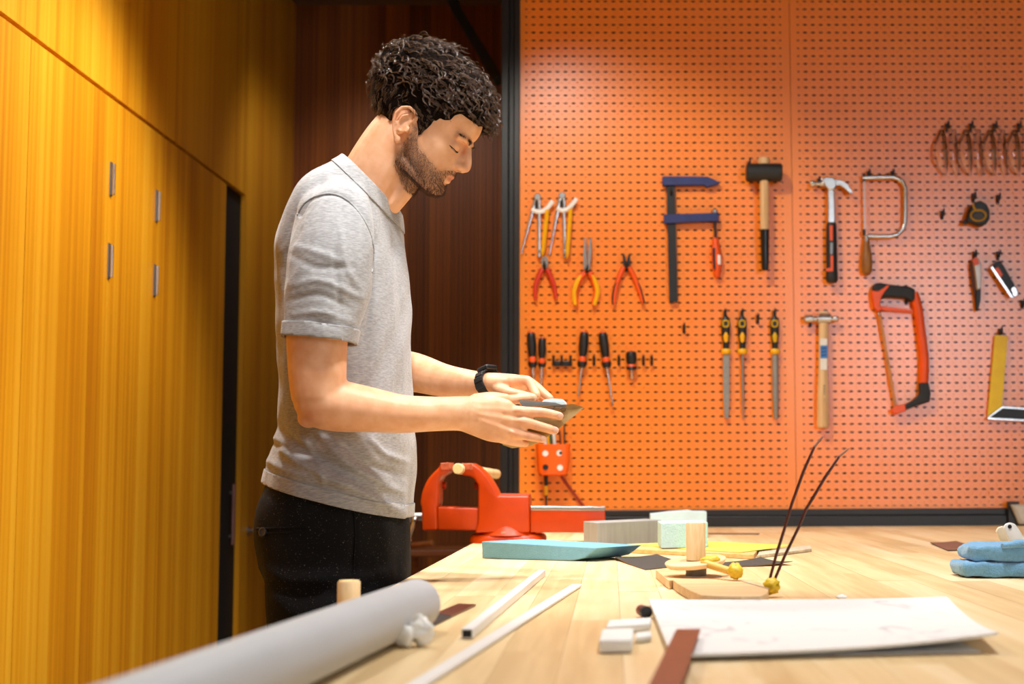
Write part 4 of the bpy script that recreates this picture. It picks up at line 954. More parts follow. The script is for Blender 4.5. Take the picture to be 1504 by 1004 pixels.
# ---- cardboard tube
far = T(612, 924); rt = .0275
ax = np.array((-(1091-898)/FPX*1.0, -1.0, 0)); ax /= np.linalg.norm(ax)
f0 = np.array((far[0], far[1], TZ+rt+.0008))
t = thing('cardboard_tube', 'long smooth grey cardboard tube lying along the bench edge', 'tube', f0-np.array((0, 0, rt)))
M_tube = mat('tube_grey', (190, 191, 193), 0.6, var=0.03, scale=10)
L_ = .92
G()._lathe(f0, ax, [(0, .0235), (0, rt-.003), (.003, rt), (L_-.002, rt), (L_, rt-.001), (L_, .0235), (.02, .0235)], 40).build('wall', M_tube, t, smooth=40)
G()._lathe(f0+ax*.004, ax, [(0, .0232), (.003, .0232)], 32).build('end_cap', mat('tube_cap', (150, 146, 142), 0.6), t, smooth=40)
# ---- standing dowel
b = T(512, 904); r_ = 16.5*(b[1]-C[1])/FPX; tp = onY(516, 853, b[1])
t = thing('standing_dowel', 'short pale wooden dowel standing between the grey tube and the man', 'dowel', (b[0], b[1], TZ))
dd = np.array((tp[0]-b[0], 0, tp[2]-TZ)); hh = np.linalg.norm(dd)
G()._lathe((b[0], b[1], TZ+.0005), np.array((0.0, 0, 1.0)), [(0, r_), (hh-.002, r_), (hh, r_-.0015)], 24).build('shaft', M_dowel, t, smooth=40)
G()._lathe((b[0], b[1], TZ+.0005+hh), np.array((0, 0, 1.)), [(-.0005, r_-.0016), (.0004, r_-.0016), (.0004, .001)], 24).build('end_grain', mat('end_grain', (226, 190, 128), 0.7), t)
# ---- dark strip beside the tube
P = lambda pts, z=TZ+.0006: [np.array((*onZ(x, y, z)[:2], z)) for x, y in pts]
t = thing('scraper_blade', 'dark strip with a brown end lying beside the grey tube', 'strip', T(655, 905))
G().prism(P(((673, 888), (699, 889), (663, 906), (640, 902))), (0, 0, .002)).build('brown_end', mat('strip_brown', (98, 46, 30), 0.35), t)
G().prism(P(((640, 902.3), (663, 906.3), (630, 922), (606, 918))), (0, 0, .002)).build('black_end', M_tblack, t)
# ---- crumpled white scraps
def scrap(px, py, r, seed, label, zr=.8):
    p = T(px, py); o = G().ball((p[0], p[1], TZ+r*zr*1.0), (r, r*.8, r*zr), 20, 14).solo('crumpled_paper', M_paper, label, 'paper scrap', smooth=25)
    noisy(o, r*.38, 2.2/r, seed); zmin = min(v.co.z for v in o.data.vertices)
    for v in o.data.vertices: v.co.z -= zmin
    o.location.z = TZ+.0004
scrap(590, 951, .0115, 5, 'crumpled white paper scrap nearest the grey tube', .75)
scrap(616, 949, .0130, 6, 'crumpled white paper scrap standing taller beside another scrap', 1.0)
scrap(1236, 882, .0065, 7, 'tiny white crumb beyond the big sketch sheet', .4)
# ---- white sticks
def stick(a, b, w, h, name, label, hollow):
    a = T(*a, h/2); b = T(*b, h/2); a[2] = b[2] = TZ+.0006; d = (b-a)[:2]; L = np.linalg.norm(d); d /= L; n = np.array((-d[1], d[0]))
    t = thing(name, label, 'stick', (*a[:2], TZ))
    q = [np.array((*(a[:2]+n*w/2), TZ+.0006)), np.array((*(a[:2]-n*w/2), TZ+.0006)), np.array((*(b[:2]-n*w/2), TZ+.0006)), np.array((*(b[:2]+n*w/2), TZ+.0006))]
    G().prism(q, (0, 0, h)).build('bar', M_white, t, bevel=.0012)
    if hollow:
        e = np.array((*(a[:2]-d*.0002), TZ+h/2+.0006)); G().obox(e, np.array((*n, 0))*(w/2-.0016), np.array((*d, 0))*.0006, (0, 0, h/2-.0016)).build('end_opening', M_void, t)
stick((686, 931), (796, 841), .0125, .0105, 'white_stick', 'shorter white square stick with a dark open end', True)
stick((560, 1040), (847, 860), .0155, .0040, 'white_stick', 'longer flat white stick, parallel to the shorter one', False)

# ---- blue towel, black handled tool, white clip
M_towel = mat('towel_blue', (112, 166, 206), 0.95, var=0.12, scale=160, bump=1.0, bscale=420, sheen=0.4)
def pad(c, sx, sy, sz, seed, amp, tiltx=0):
    n = 40; m = 12; rings = []
    g = G(); rows = []
    for j in range(m+1):
        ph = -math.pi/2+math.pi*j/m; q = max(math.cos(ph), 0)**.45; z = math.copysign(abs(math.sin(ph))**.8, math.sin(ph))
        rows.append([(c[0]+sx*(.82+.18*q)*(q if j in (0, m) else 1)*math.copysign(abs(math.cos(a))**.35, math.cos(a)), c[1]+sy*(.82+.18*q)*(q if j in (0, m) else 1)*math.copysign(abs(math.sin(a))**.35, math.sin(a)), c[2]+sz*z) for a in np.linspace(0, 2*math.pi, n, endpoint=False)])
    rows[0] = [tuple(np.array(p)*.0+np.array((c[0]+(q[0]-c[0])*.9, c[1]+(q[1]-c[1])*.9, c[2]-sz))) for p, q in zip(rows[0], rows[1])]
    rows[-1] = [tuple(np.array((c[0]+(q[0]-c[0])*.9, c[1]+(q[1]-c[1])*.9, c[2]+sz))) for q in rows[-2]]
    return g.loft(rows)
tw = T(1413.5, 849.5); mp_ = (tw[1]-C[1])/FPX
t = thing('folded_towel', 'fluffy blue towel folded in two layers on the bench', 'towel', (tw[0]+.09, tw[1]+.05, TZ))
o = pad((tw[0]+.098, tw[1]+.055, TZ+.0135), .098, .056, .0115, 1, .003).build('lower_fold', M_towel, t, smooth=70); subdiv(o, 1); noisy(o, .0022, 70, 4)
o = pad((tw[0]+.118, tw[1]+.060, TZ+.0385), .104, .056, .0125, 2, .003).build('upper_fold', M_towel, t, smooth=70); subdiv(o, 1); noisy(o, .003, 60, 9)
a = onY(1467, 810, tw[1]+.02)
G().tube([(a[0], tw[1]-.002, TZ+.0515), (a[0]+.03, tw[1]+.012, TZ+.0545), (a[0]+.09, tw[1]+.022, TZ+.0545)], [(.004, .004), (.007, .012), (.007, .012)], 12).build('rolled_edge', M_towel, t, smooth=70)
a = T(1410, 833, .0095); d = np.array((.93, .36, 0)); d /= np.linalg.norm(d); a = np.array((a[0], a[1], TZ+.0105))
t = thing('screwdriver', 'screwdriver with an orange end lying half under the blue towel', 'screwdriver', (a[0], a[1], TZ))
G()._lathe(a-d*.001, d, [(0, .001), (0, .0075), (.002, .0092), (.006, .0096)], 20).build('orange_end', M_orange, t, smooth=40)
G()._lathe(a+d*.005, d, [(0, .0097), (.03, .0098)], 20).build('handle', M_tblack, t, smooth=40)
cy_ = tw[1]+.20
Q = lambda px, py: onY(px, py, cy_)
t = thing('spring_clip', 'white plastic spring clip with a hole standing behind the blue towel', 'clip', (Q(1492, 800)[0], cy_, TZ))
out = [(1474, 775), (1477, 769), (1484, 766.8), (1491, 769), (1497, 777), (1520, 815), (1496, 826), (1483, 796)]
P = [Q(*q) for q in out]; zmn = min(q[2] for q in P)
for q in P: q[2] = max(q[2], TZ+.001)
G().prism(P, (0, .006, 0)).build('tab', M_white, t, bevel=.002, smooth=50)
P = [Q(x-6, y+6)+np.array((0, .022, 0)) for x, y in out]
for q in P: q[2] = max(q[2], TZ+.001)
G().prism(P, (0, .006, 0)).build('tab', mat('cream_plastic', (224, 214, 190), 0.5), t, bevel=.002, smooth=50)
G()._lathe(Q(1483, 773)+np.array((0, .002, 0)), np.array((0, -1., 0)), [(0, .0035), (.0028, .0035), (.0028, .0005)], 14).build('hole', M_void, t)
G()._lathe(Q(1500, 806)+np.array((0, .03, 0)), np.array((0, -1., 0)), [(0, .006), (.028, .006)], 14).build('pivot', M_steel, t, smooth=40)
# pale case leaning in the corner
a = onY(1487, 741, -.07); b = onY(1498, 769, -.07)
P = [onY(x, y, -.07) for x, y in ((1486, 741), (1570, 738), (1570, 770), (1498, 769.5))]
for q in P: q[2] = max(q[2], TZ+.001)
t = thing('pale_case', 'pale grey-beige case with slanted end at the back of the bench', 'case', (P[0][0]+.08, -.06, TZ))
G().prism(P, (0, .022, 0)).build('body', mat('case_beige', (188, 178, 160), 0.6), t, bevel=.003)
P2 = [q+np.array((.010, -.002, -.005 if i < 2 else .006)) for i, q in enumerate(P)]
G().prism(P2, (0, .003, 0)).build('lid_panel', mat('case_pale', (206, 198, 182), 0.6), t, bevel=.001)

# ================================================================== THE MAN
from mathutils.bvhtree import BVHTree
YC = -2.02                                         # depth plane of his spine
def U(px, py, Y=YC): return onY(px, py, Y)
def to_px(P):
    d = np.asarray(P)-C; z = d@FW; return np.stack([PPX+FPX*(d@RI)/z, PPY-FPX*(d@UP)/z], -1)
def limb(g, pts, n=20, cap=True, sub=4):
    """pts: (px, py, Y, in-picture radius in px, radius across in m); smooth tapered limb"""
    A = np.array(pts, float); A = np.array(smooth_path(A, sub)) if len(A) > 2 else A
    path = [U(a[0], a[1], a[2]) for a in A]
    g.tube(path, [(a[4], a[3]*(a[2]-C[1])/FPX) for a in A], n, cap, up=(0, 1, 0))
    for p, a in ((path[0], A[0]), (path[-1], A[-1])): g.ball(p, (a[3]*(a[2]-C[1])/FPX*.98, a[4]*.98, a[3]*(a[2]-C[1])/FPX*.98), 14, 8)
    return g
def remeshed(g, voxel, smooth=4, fac=0.5):
    me = bpy.data.meshes.new('tmp'); me.from_pydata(g.v, [], g.f); me.update()
    bm = bmesh.new(); bm.from_mesh(me)
    bm.to_mesh(me); bm.free()
    o = bpy.data.objects.new('tmp', me); COL.objects.link(o)
    m = o.modifiers.new('r', 'REMESH'); m.mode = 'VOXEL'; m.voxel_size = voxel; m.adaptivity = 0
    if smooth:
        s = o.modifiers.new('s', 'SMOOTH'); s.iterations = smooth; s.factor = fac
    dg = bpy.context.evaluated_depsgraph_get(); dg.update()
    r = bpy.data.meshes.new_from_object(o.evaluated_get(dg))
    bpy.data.objects.remove(o); bpy.data.meshes.remove(me)
    return r
def co_of(me):
    a = np.empty(len(me.vertices)*3); me.vertices.foreach_get('co', a); return a.reshape(-1, 3)
def no_of(me):
    a = np.empty(len(me.vertices)*3); me.vertices.foreach_get('normal', a); return a.reshape(-1, 3)
def set_co(me, co): me.vertices.foreach_set('co', np.ascontiguousarray(co).ravel()); me.update()
def place(me, name, m, parent, smooth=True):
    co = co_of(me); set_co(me, co-wloc(parent)); me.name = name
    if smooth:
        me.polygons.foreach_set('use_smooth', np.ones(len(me.polygons), bool))
    me.materials.clear(); me.materials.append(m)
    o = bpy.data.objects.new(name, me); COL.objects.link(o); o.parent = parent; return o

man = thing('person', 'dark-haired man in grey T-shirt and black trousers sanding a piece at the bench', 'person', (U(500, 800)[0], YC, 0))

# ---- head frame: f forward, u up, s towards the camera (metres), origin near the ear opening
HO = U(597, 187); TH = R(27); PSI = R(2)
hF0 = np.array((math.cos(TH), 0, -math.sin(TH))); hU = np.array((math.sin(TH), 0, math.cos(TH))); hS0 = np.array((0, -1., 0))
hF = hF0*math.cos(PSI)+hS0*math.sin(PSI); hS = hS0*math.cos(PSI)-hF0*math.sin(PSI)
PX = 868.0
def Hd(f, u, s=0.0): return HO+hF*f+hU*u+hS*s
def hpx(px, py):                                   # side-view pixel -> (f, u)
    dx, dy = (px-597)/PX, (py-187)/PX
    return dx*math.cos(TH)+dy*math.sin(TH), dx*math.sin(TH)-dy*math.cos(TH)
def fu_px(f, u): return 597+PX*(f*math.cos(TH)+u*math.sin(TH)), 187+PX*(f*math.sin(TH)-u*math.cos(TH))
def to_head(P):
    d = np.asarray(P)-HO; return d@hF, d@hU, d@hS
# slices: u, front, back, half width, front exponent
SK = [(-82, 98, 74, 14), (-78, 104, 60, 24), (-69, 107, 40, 37), (-58, 105, 22, 46), (-46, 106, 6, 52), (-32, 109, -8, 57), (-16, 108, -28, 62), (0, 106, -50, 66),
      (12, 105, -64, 69), (22, 108, -72, 71), (34, 115, -78, 73), (50, 117, -83, 75), (72, 112, -84, 76), (92, 101, -77, 73), (110, 83, -64, 64), (124, 58, -44, 49), (132, 36, -22, 32), (136, 18, -4, 12)]
def skull_ring(u, ff, fb, w, n=48, grow=0.0):
    c = (ff+fb)/2; a = (ff-fb)/2+grow; w = w+grow; ring = []
    for k in range(n):
        t_ = 2*math.pi*k/n; ct, st = math.cos(t_), math.sin(t_); e = .86 if ct > 0 else .95
        ring.append(((c+a*math.copysign(abs(ct)**e, ct))*.001, u*.001, w*math.copysign(abs(st)**.92, st)*.001))
    return ring
skin = G()
A = np.array(smooth_path(SK, 3))
skin.loft([[Hd(*q) for q in skull_ring(*a)] for a in A])
def hb(f, u, s, rf, ru=None, rs=None, n=14, m=10):
    ru = ru or rf; rs = rs or rf
    skin.ball(Hd(f*.001, u*.001, s*.001), (rf*.001, rs*.001, ru*.001), n, m, ax=[hF, -hS, hU])
def ht(pts, rad, n=12):
    skin.tube([Hd(*(np.array(p)*.001)) for p in pts], [(r*.001 if np.isscalar(r) else (r[0]*.001, r[1]*.001)) for r in rad], n, up=hS)
# nose: bridge, tip, wings
ht([(103, 26, 0), (110, 16, 0), (116, 4, 0), (121.5, -8, 0), (124, -17, 0)], [(7, 7), (7, 6.5), (8.5, 7.5), (10, 8.5), (8.5, 8.5)])
hb(123.5, -17.5, 0, 8.4, 8.0, 8.8); hb(119, -22.5, 0, 8, 6.5, 7.5)
for s in (-1, 1):
    hb(112, -21.5, s*9.5, 10.5, 7.5, 7.5); hb(105, -20, s*11.5, 9, 8, 6); hb(108, -10, s*8, 9, 10, 7)
    # brow ridge, lowered lid, cheek, jaw
    ht([(110, 24, s*5), (110, 22, s*18), (105.5, 21, s*33), (95, 17, s*47)], [6, 6, 6, 5])
    hb(95.0, 3.5, s*30, 11.8, 10.0, 14.0)
    ht([(14, -38, s*44), (22, -56, s*40), (54, -66, s*33), (86, -75, s*18)], [10, 10, 10, 10])
    # ear: plate, helix, antihelix, tragus, lobe
    ex = lambda f, u, o: (f+22, u-13, s*(66+o*.8))
    def ear(pts, rad, n=10): skin.tube([Hd(*(np.array(p)*.001)) for p in pts], [r*.001 for r in rad], n)
    ear([ex(3, 14, 2), ex(5, 24, 7), ex(-1, 31, 10), ex(-13, 34, 13), ex(-23, 28, 15), ex(-27, 15, 16), ex(-25, 2, 14), ex(-20, -9, 11), ex(-13, -18, 8), ex(-7, -23, 6)], [2.6, 2.9, 3.0, 3.1, 3.2, 3.1, 2.9, 2.9, 3.6, 3.8])
    ear([ex(-8, 23, 9), ex(-16, 16, 12), ex(-18, 4, 11), ex(-14, -6, 9), ex(-7, -9, 8)], [2.2, 2.5, 2.6, 2.5, 2.4])
    skin.ball(Hd(.009, -.005, s*.0665), (.0130, .0045, .023), 16, 10, ax=[hF, -hS, hU])
    ear([ex(1, 5, 5), ex(2, -1, 7), ex(0, -6, 6)], [2.4, 3.0, 2.2])
    hb(15, -36, s*70, 6.3, 7.0, 4.0)
# lips and chin
ht([(99, -43, -21), (106, -42.5, -12), (110.5, -42, 0), (106, -42.5, 12), (99, -43, 21)], [2.0, 3.8, 4.4, 3.8, 2.0])
ht([(98, -48, -19), (104.5, -51.5, -10), (107.5, -52, 0), (104.5, -51.5, 10), (98, -48, 19)], [2.0, 4.2, 5.0, 4.2, 2.0])
hb(99.5, -70, 0, 10, 12, 17); hb(107, -35, 0, 6, 7, 12)
# neck down into the shoulders
limb(skin, [(598, 176, YC, 36, .048), (582, 203, YC, 43, .054), (563, 235, YC, 46, .057), (546, 266, YC, 47, .058), (532, 296, YC, 46, .060), (515, 330, YC, 44, .055)], 24)
limb(skin, [(607, 250, YC, 20, .030), (590, 275, YC, 20, .026), (572, 302, YC, 16, .03)], 14)
# shoulder girdle and chest core under the shirt
skin.tube([U(488, 368, YC-.17), U(498, 356, YC-.10), U(505, 345, YC), U(498, 356, YC+.10), U(488, 368, YC+.17)], [.035, .045, .065, .045, .035], 16)
# right (near) arm
limb(skin, [(484, 372, YC-.185, 36, .036), (478, 420, YC-.205, 45, .044), (467, 480, YC-.215, 45, .046), (466, 540, YC-.220, 42.5, .044), (469, 585, YC-.218, 40, .041)], 24)
limb(skin, [(474, 591, YC-.218, 39, .040), (500, 596, YC-.210, 38, .040), (540, 601, YC-.195, 33.5, .039), (590, 607.5, YC-.175, 28.2, .034), (640, 607.5, YC-.155, 25.4, .028), (672, 607, YC-.145, 25.2, .024), (690, 608, YC-.14, 27, .022)], 24)
skin.ball(U(453, 613, YC-.215), (.017, .022, .016), 14, 10)
def chain(pts, n=12, sub=4): limb(skin, pts, n, True, sub)
# right hand: palm block, heel, thumb mound
limb(skin, [(684, 608, YC-.140, 26, .021), (700, 611, YC-.137, 29, .019), (722, 615, YC-.133, 33, .0160), (742, 618.5, YC-.130, 32, .0130), (752, 620, YC-.129, 26, .010)], 24)
limb(skin, [(700, 592, YC-.128, 15, .016), (722, 588, YC-.118, 13, .015), (742, 587, YC-.108, 9.5, .012)], 14)
YF = YC-.127
chain([(742, 602, YF, 10, .0115), (766, 604.5, YF-.001, 8.4, .0095), (794, 605.5, YF, 7.3, .0082), (812, 608.5, YF+.002, 6.8, .0076), (822, 611, YF+.004, 6.2, .0068)])
chain([(742, 616, YF, 10, .0115), (768, 619, YF-.003, 8.4, .0095), (790, 625, YF-.002, 7.6, .0083), (806, 629.5, YF, 7.0, .0076), (815, 632, YF+.003, 6.2, .0066)])
chain([(738, 630, YF, 10, .0110), (757, 636, YF-.003, 8.2, .0092), (776, 640, YF-.001, 7.0, .0080), (790, 643, YF+.001, 6.4, .0072), (797.5, 645, YF+.004, 5.6, .0062)])
chain([(730, 640, YF+.004, 9, .0105), (746, 646.5, YF+.004, 7.0, .0082), (760, 649.5, YF+.008, 6.2, .0070), (772, 651, YF+.014, 5.4, .0062)])
chain([(728, 590, YC-.112, 11, .0125), (748, 587.5, YC-.100, 8.2, .0095), (766, 585.5, YC-.090, 7.2, .0085), (781, 584.5, YC-.084, 6.4, .0075)])
for (x, y) in ((765, 603.5), (767, 617.5), (755, 634.5)):
    skin.ball(U(x-4, y, YF-.004), (.0085, .0085, .0080), 12, 8)
# left (far) arm and hand
limb(skin, [(496, 368, YC+.185, 32, .036), (505, 420, YC+.20, 38, .042), (515, 470, YC+.205, 38, .044), (522, 530, YC+.20, 34, .042)], 20)
limb(skin, [(524, 538, YC+.20, 33, .040), (570, 543, YC+.165, 33, .038), (610, 547, YC+.13, 29, .035), (650, 558, YC+.09, 24.5, .030), (690, 563, YC+.05, 20, .026), (716, 564.5, YC+.02, 18, .025), (730, 565, YC+.010, 18, .025)], 20)
limb(skin, [(724, 565, YC+.012, 18, .025), (742, 565, YC, 17, .030), (756, 563, YC-.010, 14, .034), (766, 562, YC-.016, 11, .034)], 20)
YL = YC-.040
chain([(752, 560, YL+.006, 10, .0115), (768, 559, YL, 8.6, .0100), (777, 561, YL-.004, 8.0, .0092), (783, 571, YL-.014, 7.2, .0084), (788, 580, YL-.024, 6.2, .0074)])
chain([(756, 561, YL+.024, 9, .011), (774, 561, YL+.018, 8.2, .0098), (786, 567, YL+.010, 7.4, .0090), (798, 577, YL, 6.6, .0082), (808, 585, YL-.008, 5.8, .0072)])
chain([(756, 563, YL+.044, 9, .011), (776, 566, YL+.040, 7.6, .0094), (790, 578, YL+.030, 6.8, .0084), (802, 590, YL+.016, 6.0, .0074)])
chain([(754, 566, YL+.062, 8, .0100), (770, 572, YL+.058, 7.0, .0086), (784, 584, YL+.050, 6.0, .0076), (794, 594, YL+.038, 5.2, .0066)])
chain([(730, 569, YC-.012, 9, .011), (748, 577, YL-.020, 8.6, .0105), (768, 581, YL-.040, 7.4, .0094), (783, 584, YL-.044, 6.4, .0080)])

def skin_mat():
    m, nt, b = new_mat('skin')
    at = N(nt, 'ShaderNodeAttribute'); at.attribute_name = 'mask'
    sp = N(nt, 'ShaderNodeSeparateColor'); nt.links.new(at.outputs['Color'], sp.inputs[0])
    geo = N(nt, 'ShaderNodeNewGeometry')
    def noise(sc_, det=3):
        n = N(nt, 'ShaderNodeTexNoise'); n.inputs['Scale'].default_value = sc_; n.inputs['Detail'].default_value = det; nt.links.new(geo.outputs['Position'], n.inputs['Vector']); return n
    n1 = noise(45); cr = N(nt, 'ShaderNodeValToRGB'); e = cr.color_ramp.elements
    e[0].position = .3; e[0].color = s2l((228, 166, 122))+(1,); e[1].position = .7; e[1].color = s2l((242, 188, 148))+(1,)
    nt.links.new(n1.outputs['Fac'], cr.inputs['Fac'])
    m1 = N(nt, 'ShaderNodeMix', data_type='RGBA'); nt.links.new(sp.outputs['Green'], m1.inputs['Factor']); nt.links.new(cr.outputs[0], m1.inputs['A']); m1.inputs['B'].default_value = s2l((192, 104, 84))+(1,)
    n2 = noise(900, 2); r2 = N(nt, 'ShaderNodeMapRange'); r2.inputs['From Min'].default_value = .35; r2.inputs['From Max'].default_value = .62; r2.inputs['To Min'].default_value = .25; r2.inputs['To Max'].default_value = 1.0
    nt.links.new(n2.outputs['Fac'], r2.inputs['Value'])
    mu = N(nt, 'ShaderNodeMath', operation='MULTIPLY'); nt.links.new(r2.outputs[0], mu.inputs[0]); nt.links.new(sp.outputs['Red'], mu.inputs[1])
    m2 = N(nt, 'ShaderNodeMix', data_type='RGBA'); nt.links.new(mu.outputs[0], m2.inputs['Factor']); nt.links.new(m1.outputs['Result'], m2.inputs['A']); m2.inputs['B'].default_value = s2l((92, 58, 38))+(1,)
    nt.links.new(m2.outputs['Result'], b.inputs['Base Color'])
    b.inputs['Roughness'].default_value = .48; b.inputs['Specular IOR Level'].default_value = .4
    b.inputs['Subsurface Weight'].default_value = .12; b.inputs['Subsurface Radius'].default_value = (.010, .004, .002); b.inputs['Subsurface Scale'].default_value = .4
    n3 = noise(700, 2); bp = N(nt, 'ShaderNodeBump'); bp.inputs['Strength'].default_value = .12; bp.inputs['Distance'].default_value = .0006
    nt.links.new(n3.outputs['Fac'], bp.inputs['Height']); nt.links.new(bp.outputs[0], b.inputs['Normal'])
    return m
M_skin = skin_mat()
def taubin(me, weight, iters, lam=.55, mu=-.57):
    co = co_of(me); n = len(co); e = np.empty(len(me.edges)*2, np.int64); me.edges.foreach_get('vertices', e); e = e.reshape(-1, 2)
    deg = np.bincount(e.ravel(), minlength=n).astype(float); deg[deg == 0] = 1
    for k in range(iters*2):
        acc = np.stack([np.bincount(e[:, 0], co[e[:, 1], i], n)+np.bincount(e[:, 1], co[e[:, 0], i], n) for i in range(3)], -1)/deg[:, None]
        co = co+(acc-co)*((lam if k % 2 == 0 else mu)*weight)[:, None]
    set_co(me, co)
me = remeshed(skin, .0019, 3, .5)
_c = co_of(me); _f, _u, _s = [v*1000 for v in to_head(_c)]
_w = ((_u > -95) & (np.abs(_s) < 62)).astype(float)
_w *= 1-np.exp(-(((_f-107)/12)**2+((_u+47)/9)**2+(_s/24)**2))*.9      # keep the mouth crisp
_w *= 1-np.exp(-(((_f-98)/12)**2+((_u-3)/6)**2+((np.abs(_s)-31)/14)**2))*.7
taubin(me, np.clip(_w, 0, 1), 22)
_c = co_of(me)                                             # gentle modelling of sockets and cheekbones
_d = np.zeros(len(_c)); _as = np.abs(_s)
for u0, s0, f0, ru, rs_, am in ((13, 20, 100, 6, 8, -4.0), (-7, 30, 98, 7, 14, -1.6), (-12, 47, 80, 13, 14, 2.4), (-30, 40, 90, 14, 12, -2.5), (-34, 20, 104, 8, 8, 1.2), (-60, 0, 103, 5, 14, -2.5), (40, 44, 95, 16, 10, -2.0)):
    _d += am*.001*np.exp(-(((_u-u0)/ru)**2+((_as-s0)/rs_)**2+((_f-f0)/26)**2))
set_co(me, _c+(hF*.8)[None]*_d[:, None]+np.sign(_s)[:, None]*hS[None]*(_d*.6)[:, None])
_p = to_px(_c); _wa = ((_c[:, 2] < 1.50) & (_p[:, 0] < 690)).astype(float)
taubin(me, _wa, 30, .6, -.61)
_we = np.exp(-(((_p[:, 0]-474)/42)**2+((_p[:, 1]-590)/42)**2))*(_c[:, 1] < YC-.1)
taubin(me, np.clip(_we*1.5, 0, 1), 16, .5, 0.0)
taubin(me, np.ones(len(_c)), 3)
def seg_d(P, pts):
    D = np.full(len(P), 1e9); Tt = np.zeros(len(P)); q = np.array(smooth_path(pts, 5)) if len(pts) > 2 else np.array(pts, float); n = len(q)-1
    for i in range(n):
        a, b = q[i], q[i+1]; ab = b-a; t_ = np.clip(((P-a)@ab)/(ab@ab+1e-9), 0, 1); d = np.linalg.norm(P-(a+t_[:, None]*ab), axis=1); m_ = d < D; D[m_] = d[m_]; Tt[m_] = (i+t_[m_])/n
    return D, Tt
_c = co_of(me); _n = no_of(me); _p = to_px(_c); _hm = (_p[:, 0] > 655) & (_c[:, 2] < 1.32) & (_c[:, 1] < YC-.05); _cf = np.clip(-(_n@FW), 0, 1)*_hm; _d = np.zeros(len(_c))
for pts, wd, h in (([(704, 600), (735, 601), (760, 603)], 3.0, .9), ([(704, 608), (735, 613), (762, 618)], 3.0, .9), ([(704, 616), (732, 627), (752, 635)], 3.0, .8), ([(740, 609), (752, 610.5), (764, 611.5)], 3.2, -1.6), ([(738, 622), (748, 626), (758, 629)], 3.2, -1.6), ([(728, 636), (738, 640), (748, 643)], 3.0, -1.2),
                   ([(763, 602.5), (766, 604)], 4.5, 1.6), ([(764, 617), (767, 619)], 4.5, 1.6), ([(752, 634.5), (755, 636)], 4.2, 1.4), ([(791, 599), (791, 611)], 1.5, -.7), ([(795, 599), (795, 611)], 1.5, -.7), ([(787, 619), (785, 631)], 1.5, -.7), ([(791, 620), (789, 632)], 1.5, -.7), ([(775, 634), (773, 645)], 1.5, -.7), ([(809, 602), (808, 614)], 1.4, -.5), ([(804, 623), (802, 635)], 1.4, -.5), ([(688, 590), (686, 625)], 2.2, -.6), ([(660, 600), (700, 603)], 5, .6)):
    dd_, tt_ = seg_d(_p, pts); _d += h*.001*np.exp(-(dd_/wd)**2)
set_co(me, _c+_n*(_d*_cf**.6)[:, None])
co = co_of(me); hf, hu, hs = [v*1000 for v in to_head(co)]
px_side = to_px(HO+hf[:, None]*.001*hF+hu[:, None]*.001*hU+np.abs(hs)[:, None]*.001*hS)
def inpoly(P, poly):
    x, y = P[:, 0], P[:, 1]; r = np.zeros(len(P), bool); n = len(poly)
    for i in range(n):
        x1_, y1_ = poly[i]; x2_, y2_ = poly[(i+1) % n]
        c = ((y1_ > y) != (y2_ > y)) & (x < (x2_-x1_)*(y-y1_)/(y2_-y1_+1e-9)+x1_); r ^= c
    return r
def soft(P, poly, rad=3.0, k=8):
    a = np.zeros(len(P))
    for i in range(k):
        t_ = 2*math.pi*i/k
        a += inpoly(P+rad*np.array((math.cos(t_), math.sin(t_))), poly)
    return a/k
BEARD = [(607, 184), (616, 186), (612, 210), (622, 225), (634, 240), (645, 252), (657, 249), (668, 250), (676, 257), (671, 262), (662, 262), (650, 262), (646, 266), (655, 272), (662, 280), (660, 295), (635, 300), (600, 285), (588, 262), (578, 240), (584, 222), (597, 207)]
headm = (hu > -100) & (hu < 145) & (np.abs(hs) < 100) & (hf > -110) & (hf < 140)
bd = np.where(headm & (hf > -5), soft(px_side, BEARD, 4.5, 10), 0)*np.where(hs < 0, 1, 1)
# keep lips clear
lip = np.exp(-(((hf-108)/9)**2+((hu+45.5)/6.5)**2+(hs/17)**2)*1.2)*headm
bd = bd*(1-np.clip(lip*2.2, 0, 1))*.66
red = lip*1.1+.35*np.exp(-(((hf-122)/9)**2+((hu+14)/9)**2+(hs/11)**2))*headm + .35*headm*np.exp(-(((hf+12)/18)**2+((hu-8)/30)**2+((np.abs(hs)-76)/9)**2))
pxp = to_px(co); hand = (pxp[:, 0] > 700) & (co[:, 2] < 1.30) & (co[:, 2] > 1.05)
for (x, y) in ((765, 603), (767, 617), (756, 635), (793, 605), (789, 625), (776, 640), (777, 559), (823, 611), (815, 632), (798, 645)):
    red += .30*hand*np.exp(-(((pxp[:, 0]-x)/6)**2+((pxp[:, 1]-y)/6)**2))
red += .35*np.exp(-(((pxp[:, 0]-452)/16)**2+((pxp[:, 1]-614)/16)**2))*(co[:, 1] < YC-.1)
ca = me.color_attributes.new('mask', 'FLOAT_COLOR', 'POINT')
ca.data.foreach_set('color', np.stack([np.clip(bd, 0, 1), np.clip(red, 0, 1), np.zeros(len(bd)), np.ones(len(bd))], -1).astype(np.float32).ravel())
body = place(me, 'body', M_skin, man)
bvh_body = BVHTree.FromPolygons([tuple(c) for c in co], [tuple(p.vertices) for p in me.polygons])

